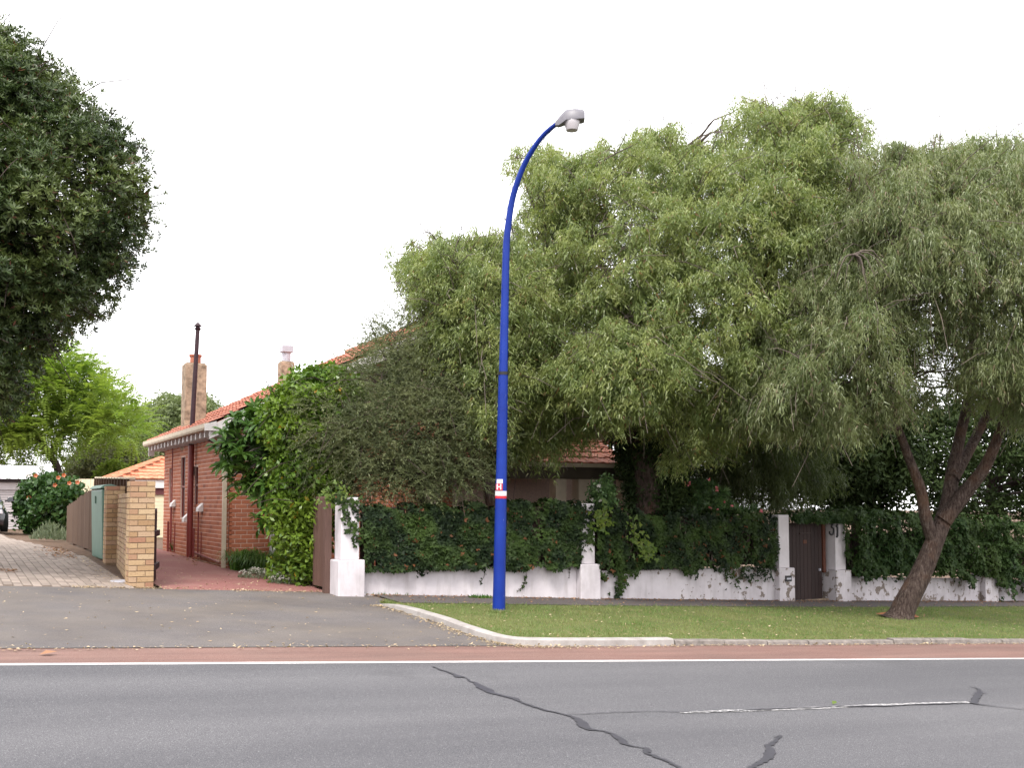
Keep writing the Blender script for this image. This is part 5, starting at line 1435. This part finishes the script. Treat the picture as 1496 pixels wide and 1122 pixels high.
def tuft(name, label, px, py, w, h, n, mat, leafL, leafW, cat='plant', lean=.55, flowers=0, fm=None, depth=.5, sub=.0):
    b = G(px, py); t = empty(name, (b.x, b.y, b.z), label, cat)
    lv = []
    for _ in range(n):
        a_ = rng.uniform(0, 6.28); r_ = math.sqrt(rng.random()); p = np.array((b.x + w / 2 * r_ * math.cos(a_), b.y + depth / 2 * r_ * math.sin(a_), 0)); p[2] = gz(p[0], p[1]) + h * (1 - r_ * r_) * rng.random() * sub
        d = np.array((rng.normal() * lean, rng.normal() * lean, 1.0)); lv.append(leaf_quad(leafL * rng.uniform(.6, 1.2), leafW, p, d, rdir(), .05))
    V_, F_ = tmpl(lv); link('foliage', np_mesh('foliage', V_, F_), t, mat)
    if flowers:
        lv = []
        for _ in range(flowers):
            a_ = rng.uniform(0, 6.28); r_ = math.sqrt(rng.random()); p = np.array((b.x + w / 2 * r_ * math.cos(a_), b.y + depth / 2 * r_ * math.sin(a_), 0)); p[2] = gz(p[0], p[1]) + h * (1 - .6 * r_ * r_) * rng.uniform(.85, 1.1)
            for k_ in range(4):
                d = rdir(.6); lv.append(leaf_quad(.022, .02, p, d, rdir()))
        V_, F_ = tmpl(lv); link('flowers', np_mesh('flowers', V_, F_), t, fm)['kind'] = 'stuff'
    return t
tuft('lavender_bush', 'grey-green rounded lavender bush in front of the hibiscus', 76, 790, 1.1, .5, 900, M['grey_leaf'], .16, .022, 'shrub', .5, 0, None, .9, .9)
tuft('grass_clump', 'green leafy clump growing behind the grey lavender bush', 84, 780, 1.0, .5, 220, M['strap'], .5, .05, 'plant', .5, 0, None, .6)
tuft('grass_clump', 'low green weeds at the foot of the paling fence', 103, 789, 1.3, .2, 500, M['strap'], .17, .03, 'plant', .6, 0, None, .6)
def strappy(label, px, py, n, L, spread):
    """arching strap leaves, each a bent ribbon"""
    b = G(px, py); t = empty('strap_leaf_plant', (b.x, b.y, b.z), label, 'plant'); V_, F_ = [], []
    for _ in range(n):
        a_ = rng.uniform(0, 6.28); r_ = rng.random() * spread; p = Vector((b.x + r_ * math.cos(a_), b.y + r_ * math.sin(a_) * .6, 0)); p.z = gz(p.x, p.y)
        h_ = rng.uniform(0, 6.28); out = Vector((math.cos(h_), math.sin(h_), 0)); sd = Vector((-math.sin(h_), math.cos(h_), 0)) * .013; l_ = L * rng.uniform(.7, 1.15); e_ = rng.uniform(.5, 1.0)
        k0 = len(V_)
        for k_ in range(6):
            t_ = k_ / 5; q = p + out * (l_ * .75 * t_ * e_) + Vector((0, 0, l_ * (1.25 * t_ - (.75 + .35 * e_) * t_ * t_))); w_ = sd * (1 - t_ * .85); V_ += [tuple(q - w_), tuple(q + w_)]
        for k_ in range(5): F_.append((k0 + 2 * k_, k0 + 2 * k_ + 1, k0 + 2 * k_ + 3, k0 + 2 * k_ + 2))
    link('foliage', np_mesh('foliage', np.array(V_), np.array(F_)), t, M['strap']); return t
strappy('arching dark green strap-leaved clump under the red brick front wall', 364, 834, 320, .95, .38)
strappy('strap-leaved clump between the brick wall and the leafy citrus', 396, 838, 260, .9, .34)
tuft('flowering_groundcover', 'low grey-green cushion of tiny white flowers nearest the house corner', 378, 845, .75, .18, 700, M['grey_leaf'], .06, .014, 'plant', .7, 120, M['flower_white'], .5, 1.0)
tuft('flowering_groundcover', 'low white-flowered cushion beside the open brown gate leaf', 424, 853, .8, .2, 800, M['grey_leaf'], .06, .014, 'plant', .7, 160, M['flower_white'], .5, 1.0)
tuft('flowering_groundcover', 'small pale weed clump at the white corner board of the house', 327, 824, .45, .12, 300, M['grey_leaf'], .12, .02, 'plant', .6, 20, M['flower_white'], .3, .6)
tuft('weed_clump', 'weeds at the foot of the maroon vent pipe', 265, 806, .5, .3, 260, M['strap'], .28, .02, 'plant', .5, 0, None, .5)
tuft('weed_clump', 'creeping weeds at the foot of the tall white pillar beside the open gate', 474, 858, .3, .3, 200, M['ivy'], .1, .05, 'plant', .7, 0, None, .4, 1.0)
tuft('weed_clump', 'low weeds along the flaking wall beside the dark gate', 1262, 876, 1.5, .16, 500, M['creeper'], .09, .045, 'plant', .7, 0, None, .25, 1.0)
tuft('weed_clump', 'low weeds at the wall behind the leaning trunk', 1385, 878, 1.6, .14, 420, M['creeper'], .09, .045, 'plant', .7, 0, None, .25, 1.0)
tuft('weed_clump', 'small weeds at the base of the ivy wall near the lamp post', 705, 876, .5, .08, 130, M['strap'], .1, .03, 'plant', .8, 0, None, .15)
tuft('weed_clump', 'short grass at the base of the wall beside the tall white pillar', 565, 871, 1.2, .06, 260, M['strap'], .08, .012, 'plant', .5, 0, None, .15)
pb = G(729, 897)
tuft('grass_clump', 'ring of longer grass added as contact shade at the foot of the blue lamp post', 729.5, 897, .36, .05, 420, M['grass'], .075, .008, 'grass', .45, 0, None, .34)  # added grass, stands in for the contact shadow of the pole
# oleander behind the wall
D = 21.5
ob = P(1010, 770, D)
ol = tree('oleander_shrub', (ob.x, ob.y, gz(ob.x, ob.y)), 'oleander with scattered pink flowers above the ivy left of the gate', 'shrub')
polyO = [(990, 735), (1000, 712), (1020, 705), (1050, 712), (1065, 735), (1110, 748), (1115, 765), (1000, 765)]
TO = [spray_whorl(11, .15, .026, .8) for _ in range(4)]
cO = crown_pts(polyO, D, .5, 32, .2, .6)
outward_crown('foliage', cO, .22, 16, M['olean'], ol, TO, (.8, 1.2))
mb = MB()
for k_ in range(5): mb.tube(curve3((ob.x, ob.y, gz(ob.x, ob.y)), cO[k_ * 4], .05, 4), [.03, .025, .02, .015, .01], 6, False)
mb.build('stem', M['bark_grey'], ol)
for x_, y_ in ((1050, 746), (1068, 740), (1047, 716), (1008, 706), (1114, 747), (1033, 700), (1035, 742), (1060, 733), (1044, 712), (1002, 708)):
    lv = []; p = np.array(P(x_ + rng.normal() * 2, y_, D - .9))
    for k_ in range(6): lv.append(leaf_quad(.045, .04, p, rdir(.2), rdir(), .1))
    V_, F_ = tmpl(lv); link('flower', np_mesh('flower', V_, F_), ol, M['flower_pink'])
# white-flowering bush on the verandah side
D = 19.2; rb = P(876, 735, D)
rs = tree('rose_bush', (rb.x, rb.y, gz(rb.x, rb.y)), 'small leafy bush with white blooms in front of the verandah', 'shrub')
cR = crown_pts([(862, 745), (864, 715), (876, 698), (892, 700), (896, 725), (890, 750)], D, .3, 16, .16, .4)
outward_crown('foliage', cR, .18, 14, M['olean'], rs, TC, (.5, .8))
mb = MB()
for k_ in range(4): mb.tube(curve3((rb.x, rb.y, gz(rb.x, rb.y)), cR[k_ * 3], .05, 4), [.02, .018, .015, .012, .01], 6, False)
mb.build('stem', M['bark_grey'], rs)
for x_, y_ in ((875, 711), (865, 731), (876, 732), (873, 716)):
    lv = []; p = np.array(P(x_, y_, D - .35))
    for k_ in range(8): lv.append(leaf_quad(.05, .045, p, rdir(.2), rdir(), .1))
    V_, F_ = tmpl(lv); link('flower', np_mesh('flower', V_, F_), rs, M['flower_white'])

# ---- ivy and creeper on the walls
def ivy_leaf_t(s=.075):
    """five-lobed leaf as a fan of quads"""
    out = []
    tips = [(-.9, .35), (0, 1.1), (.9, .35)]
    lv = []
    for k in range(3):
        x_, y_ = tips[k]; a_ = math.atan2(y_, x_)
        l1 = (math.cos(a_ + .6) * .6, math.sin(a_ + .6) * .6); l2 = (math.cos(a_ - .6) * .6, math.sin(a_ - .6) * .6)
        lv.append([np.array((0, 0, 0)) * s, np.array((l2[0], l2[1], .06)) * s, np.array((x_, y_, -.10)) * s, np.array((l1[0], l1[1], .06)) * s])
    V = np.array([p for l in lv for p in l])
    # weld the shared centre so a leaf is one island
    idx = {}; NV = []; Fq = []
    for i in range(3):
        q = []
        for j in range(4):
            p = V[i * 4 + j]; key = tuple(np.round(p, 5)) if j == 0 else (i, j)
            if key not in idx: idx[key] = len(NV); NV.append(p)
            q.append(idx[key])
        Fq.append(q)
    return np.array(NV), np.array(Fq)
T_IVY = [ivy_leaf_t(.05), ivy_leaf_t(.06), ivy_leaf_t(.042)]
from mathutils import noise as mnoise
def ivy(label, a, b, zlo, zhi, n, mat, thick=.22, name='ivy', front=-.12, hang=.18, T=T_IVY, s=(.7, 1.25), gap=0.0, top=.12, bump=.12):
    t = empty(name, ((a[0] + b[0]) / 2, (a[1] + b[1]) / 2, zlo(.5)), label, 'climbing plant')
    pos, nr = [], []
    L = math.hypot(b[0] - a[0], b[1] - a[1]); nx, ny = (b[1] - a[1]) / L, -(b[0] - a[0]) / L       # normal towards the street
    while len(pos) < n:
        f = rng.random(); h = rng.random()
        x_ = a[0] + (b[0] - a[0]) * f; y_ = a[1] + (b[1] - a[1]) * f
        w1 = mnoise.noise(Vector((x_ * 2.3, 3.1, 0.7))); w2 = mnoise.noise(Vector((x_ * 7.0, 8.1, 0.7)))
        lo = zlo(f) - hang * max(0, w1 * 1.6 + w2 * .9); hi = zhi(f) + top * (w2 + w1)
        z_ = lo + (hi - lo) * h
        g_ = mnoise.noise(Vector((x_ * 2.0, z_ * 2.0, 5.0)))
        if gap and g_ > gap: 
            if rng.random() < .8: continue
        bo = bump * (.6 + mnoise.noise(Vector((x_ * 1.9, z_ * 1.9, 1.0))) + .5 * mnoise.noise(Vector((x_ * 5, z_ * 5, 2.0))))
        q = rng.random()
        if q < .72: off = front - bo - rng.random() * .04; nn = (nx, ny, .45)
        elif q < .9: off = front - bo + rng.random() * thick; nn = (nx, ny, .5); 
        else: off = rng.uniform(front, thick); z_ = hi + rng.random() * .03; nn = (0, 0, 1)
        pos.append((x_ - nx * off, y_ - ny * off, z_)); nr.append(nn)
    pos = np.array(pos); nr = np.array(nr) + rng.normal(size=(n, 3)) * .42
    scatter('foliage', T, pos, rot_to(nr, n), rng.uniform(s[0], s[1], n), mat, t)
    mb = MB()
    for _ in range(int(L * 5)):
        f = rng.random(); x_ = a[0] + (b[0] - a[0]) * f; y_ = a[1] + (b[1] - a[1]) * f
        p0 = Vector((x_ + nx * .12, y_ + ny * .12, zlo(f) + .05)); p1 = Vector((x_ + rng.normal() * .25 + nx * .12, y_ + ny * .12, zhi(f) - .1)); mb.tube(curve3(p0, p1, 0, 5, .06), .007, 5, False)
    mb.build('stems', M['twig'], t)['kind'] = 'stuff'
    return t
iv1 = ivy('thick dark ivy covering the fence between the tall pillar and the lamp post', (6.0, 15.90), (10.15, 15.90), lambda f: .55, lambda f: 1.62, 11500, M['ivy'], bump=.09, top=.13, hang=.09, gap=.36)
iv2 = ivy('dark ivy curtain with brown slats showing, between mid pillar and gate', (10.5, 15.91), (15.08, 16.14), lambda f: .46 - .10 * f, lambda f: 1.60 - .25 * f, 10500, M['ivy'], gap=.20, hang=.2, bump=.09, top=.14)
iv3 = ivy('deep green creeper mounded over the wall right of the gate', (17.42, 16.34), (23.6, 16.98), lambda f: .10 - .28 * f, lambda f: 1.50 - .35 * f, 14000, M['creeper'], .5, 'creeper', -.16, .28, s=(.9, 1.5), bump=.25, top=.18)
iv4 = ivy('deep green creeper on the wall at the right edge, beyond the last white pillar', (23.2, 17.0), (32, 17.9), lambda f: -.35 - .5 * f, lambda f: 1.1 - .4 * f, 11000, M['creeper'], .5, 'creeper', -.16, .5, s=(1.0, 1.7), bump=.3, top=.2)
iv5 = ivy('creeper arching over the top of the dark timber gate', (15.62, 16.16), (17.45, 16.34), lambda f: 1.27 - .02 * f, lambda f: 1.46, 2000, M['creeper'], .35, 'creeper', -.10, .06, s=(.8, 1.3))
def cover(parent, pts, spread, n, mat, T=T_IVY, s=(.7, 1.2), nrm=(0, -1, .4)):
    """leaves strung along a runner"""
    pts = catmull(pts, 8); pos = []
    for _ in range(n): p = pts[rng.integers(0, len(pts))]; pos.append(np.array(p) + rng.normal(size=3) * np.array((spread, .012, spread)))
    nr = np.array([nrm] * n) + rng.normal(size=(n, 3)) * .35
    scatter('runner_leaves', T, np.array(pos), rot_to(nr, n), rng.uniform(s[0], s[1], n), mat, parent)
    MB().tube(pts, .004, 4, False).build('runner', M['twig'], parent)
vF = 15.90 - .17; pF = 15.90 - .24
def onf(px, py, v): p = PV(px, py, v); return tuple(p)
cover(iv1, [onf(495, 722, vF), onf(503, 745, vF), onf(512, 770, vF), onf(524, 790, vF)], .05, 90, M['ivy'])
cover(iv1, [onf(490, 728, vF), onf(515, 735, vF), onf(528, 760, vF), onf(530, 782, vF)], .06, 120, M['ivy'])
cover(iv1, [onf(476, 730, vF), onf(490, 722, vF), onf(500, 725, vF)], .09, 90, M['vine'], s=(.6, 1.0))
vw = 15.93 - .115
cover(iv1, [onf(709, 825, vw), onf(708, 840, vw), onf(702, 852, vw)], .018, 16, M['ivy'], s=(.4, .7))
cover(iv1, [onf(768, 822, vw), onf(769, 845, vw), onf(764, 856, vw), onf(755, 866, vw)], .02, 30, M['ivy'], s=(.4, .75))
cover(iv1, [onf(832, 825, vw), onf(832, 845, vw)], .012, 12, M['ivy'], s=(.35, .6))
cover(iv1, [onf(614, 836, vw), onf(622, 838, vw)], .05, 24, M['ivy'], s=(.5, .9))
cover(iv2, [onf(846, 740, vF), onf(842, 775, vF), onf(848, 790, vF), onf(838, 812, vF)], .06, 170, M['ivy'])
cover(iv2, [onf(868, 745, vF), onf(862, 775, vF), onf(864, 792, vF)], .055, 120, M['ivy'])
cover(iv2, [onf(858, 745, vF), onf(852, 760, vF)], .08, 90, M['ivy'])
vw = 15.80
cover(iv2, [onf(905, 830, vw), onf(910, 845, vw), onf(905, 862, vw), onf(902, 872, vw)], .05, 130, M['ivy'])
cover(iv2, [onf(1060, 830, 15.95), onf(1075, 845, 15.95), onf(1110, 840, 15.97), onf(1122, 835, 15.97)], .09, 150, M['ivy'])
cover(iv2, [onf(880, 745, 15.62), onf(884, 765, 15.62), onf(870, 765, 15.62)], .10, 70, M['vine'], s=(1.0, 1.6))
cover(iv2, [onf(925, 765, 15.62), onf(930, 790, 15.62), onf(945, 800, 15.62), onf(948, 815, 15.62)], .10, 90, M['vine'], s=(.9, 1.5))
cover(iv3, [onf(1216, 754, 16.1), onf(1234, 762, 16.1), onf(1238, 790, 16.1), onf(1240, 815, 16.1)], .045, 170, M['creeper'])

for o in bpy.data.objects:
    if o.type == 'EMPTY' and o.parent is None:
        k = o.name.split('.')[0]
        g = {'peppermint_tree': 'weeping trees over the wall and verge', 'shade_tree': 'dark trees in the shade behind the wall', 'gum_tree': 'far trees behind the neighbours', 'feathery_tree': 'feathery bright trees at the left', 'ivy': 'ivy on the boundary wall', 'creeper': 'creeper around the gate', 'driveway_gate': 'open driveway gate leaves', 'paling_fence': 'timber fences beside the paved drive', 'flowering_groundcover': 'white-flowered cushions by the house', 'weed_clump': 'weeds at wall feet', 'strap_leaf_plant': 'strap-leaved clumps', 'boundary_wall': 'white boundary walls', 'grass_clump': 'leafy clumps and longer grass'}.get(k)
        if g: o['group'] = g

# ================================================================== grass, litter
def poly_sample(n):
    out = []
    while len(out) < n:
        i = rng.integers(0, len(Af) - 1); t = rng.random(); s = rng.random()
        ax = Af[i][0] + (Af[i + 1][0] - Af[i][0]) * t; ay = Af[i][1] + (Af[i + 1][1] - Af[i][1]) * t
        bx = Bf[i][0] + (Bf[i + 1][0] - Bf[i][0]) * t; by = Bf[i][1] + (Bf[i + 1][1] - Bf[i][1]) * t
        w = abs(Af[i + 1][0] - Af[i][0]) + .02
        if rng.random() > w: continue
        x_, y_ = ax + (bx - ax) * s, ay + (by - ay) * s
        out.append((x_, y_))
    return np.array(out)
def blades(n):
    xy = poly_sample(n)
    # thinner, drier patches
    keep = np.array([rng.random() < .75 + .6 * mnoise.noise(Vector((x_ * 1.3, y_ * 1.8, 0))) for x_, y_ in xy]); xy = xy[keep]; n = len(xy)
    z = np.array([gz(x_, y_) for x_, y_ in xy]) + TURF - .018
    h = rng.uniform(.015, .042, n); a = rng.uniform(0, 6.28, n); ln = rng.normal(size=(n, 2)) * .022; w = rng.uniform(.003, .0055, n)
    V_ = np.zeros((n, 3, 3)); V_[:, 0] = np.stack([xy[:, 0] - np.cos(a) * w, xy[:, 1] - np.sin(a) * w, z], 1); V_[:, 1] = np.stack([xy[:, 0] + np.cos(a) * w, xy[:, 1] + np.sin(a) * w, z], 1)
    V_[:, 2] = np.stack([xy[:, 0] + ln[:, 0], xy[:, 1] + ln[:, 1], z + h], 1)
    return np_mesh('grass_blades', V_.reshape(-1, 3), np.arange(3 * n).reshape(-1, 3))
def tufts(n):
    xy = poly_sample(n); keep = np.array([mnoise.noise(Vector((x_ * 2.6, y_ * 3.2, 4))) > .12 for x_, y_ in xy]); xy = xy[keep]; n = len(xy)
    z = np.array([gz(x_, y_) for x_, y_ in xy]) + TURF - .018; h = rng.uniform(.04, .085, n); a = rng.uniform(0, 6.28, n); ln = rng.normal(size=(n, 2)) * .03; w = rng.uniform(.003, .006, n)
    V_ = np.zeros((n, 3, 3)); V_[:, 0] = np.stack([xy[:, 0] - np.cos(a) * w, xy[:, 1] - np.sin(a) * w, z], 1); V_[:, 1] = np.stack([xy[:, 0] + np.cos(a) * w, xy[:, 1] + np.sin(a) * w, z], 1); V_[:, 2] = np.stack([xy[:, 0] + ln[:, 0], xy[:, 1] + ln[:, 1], z + h], 1)
    return np_mesh('grass_tufts', V_.reshape(-1, 3), np.arange(3 * n).reshape(-1, 3))
gt2 = link('long_grass', tufts(42000), None, M['grass']); tag(gt2, 'longer uneven grass tufts standing in the verge', 'grass', kind='stuff')
gr = link('grass', blades(170000), None, M['grass']); tag(gr, 'short green grass blades covering the verge', 'grass', kind='stuff')
def litter(name, label, xy, dz, mat, size=(.02, .06)):
    lv = []
    for (x_, y_) in xy:
        d = np.array((rng.normal(), rng.normal(), rng.normal() * .12)); w = np.array((-d[1], d[0], rng.normal() * .2))
        L_ = rng.uniform(*size); lv.append(leaf_quad(L_, L_ * rng.uniform(.25, .6), np.array((x_, y_, gz(x_, y_) + dz + .006)), d, w, rng.normal() * .12))
    V_, F_ = tmpl(lv); o = link(name, np_mesh(name, V_, F_), None, mat); tag(o, label, 'leaf litter', kind='stuff'); return o
litter('fallen_leaves', 'pale fallen leaves scattered on the grass verge', poly_sample(1100), TURF + .012, M['litter'], (.025, .07))
# along the kerb and the shoulder
xy = []
for _ in range(1100):
    i = rng.integers(0, len(kp) - 1); p = Vector(kp[i]).lerp(Vector(kp[i + 1]), rng.random()); d = (Vector(kp[i + 1]) - Vector(kp[i])).normalized(); q = p - Vector((-d.y, d.x)) * abs(rng.normal()) * .10; xy.append((q.x, q.y))
for _ in range(1300):
    u = rng.uniform(kx0, 26); xy.append((u, kerbv(u) - abs(rng.normal()) * .06))
litter('fallen_leaves', 'yellow leaves gathered in the gutter along the kerb', xy, .006, M['litter'], (.015, .055))
xy = []
for _ in range(420): xy.append((rng.uniform(-3, 6), 10.65 + rng.normal() * .07 - .018 * 2))
for _ in range(420): xy.append((rng.uniform(-4, 5.9), rng.uniform(10.8, 16.2)))
for _ in range(420): xy.append((2.3 + abs(rng.normal()) * 1.2 - .6, 16.35 + rng.normal() * .10))
for _ in range(300): xy.append((rng.uniform(2.9, 5.6), 16.3 + abs(rng.normal()) * 2.0))
for _ in range(260): xy.append((rng.uniform(4.0, 5.7), 16.25 + rng.normal() * .1))
for _ in range(300): xy.append((2.55 - abs(rng.normal()) * .14, rng.uniform(17, 22)))
litter('fallen_leaves', 'dry leaves strewn over the driveway apron and between the piers', xy, .008, M['litter'], (.015, .06))
xy = []
for _ in range(2600):
    u = rng.uniform(6, 30); xy.append((u, fenv(u) - .13 - abs(rng.normal()) * .12))
for _ in range(900):
    u = rng.uniform(6, 30); xy.append((u, rng.uniform(pathv(u), fenv(u) - .1)))
litter('fallen_leaves', 'brown leaves banked against the foot of the white wall', xy, .035, M['litter_dark'], (.02, .065))
xy = [(rng.uniform(0.4, 1.1), 18.6 + rng.normal() * .12) for _ in range(160)] + [(2.35 - abs(rng.normal()) * .25, rng.uniform(21.5, 25)) for _ in range(380)] + [(rng.uniform(4.4, 5.0), rng.uniform(20.8, 24)) for _ in range(160)]
litter('fallen_leaves', 'rusty leaves on the paved drive and along the house wall', xy, .022, M['litter_dark'], (.03, .09))
# one broad leaf on the road and a flat metal cover by the pier
p = G(1220, 1031); V_, F_ = tmpl([leaf_quad(.07, .05, np.array((p.x - .03, p.y, p.z + .012)), np.array((1, .3, .35)), np.array((-.3, 1, .3)), .15)])
o = link('green_leaf', np_mesh('green_leaf', V_, F_), None, M['vine']); tag(o, 'single pale green leaf lying on the lane line', 'leaf')
p = G(66, 958); V_, F_ = tmpl([leaf_quad(.16, .09, np.array((p.x - .05, p.y, p.z + .01)), np.array((1, .2, .1)), np.array((-.2, 1, .2)), .1)])
o = link('brown_leaf', np_mesh('brown_leaf', V_, F_), None, M['litter_dark']); tag(o, 'curled brown leaf on the red shoulder at the left', 'leaf')
p = G(178, 851); o = MB().lathe((p.x, p.y, p.z), [(.19, -.02), (.19, .022), (.165, .032), (.15, .028)], 22).build('meter_cover', M['galvanised'], smooth=True); tag(o, 'small round metal cover on the pavers beside the brick pier', 'cover')
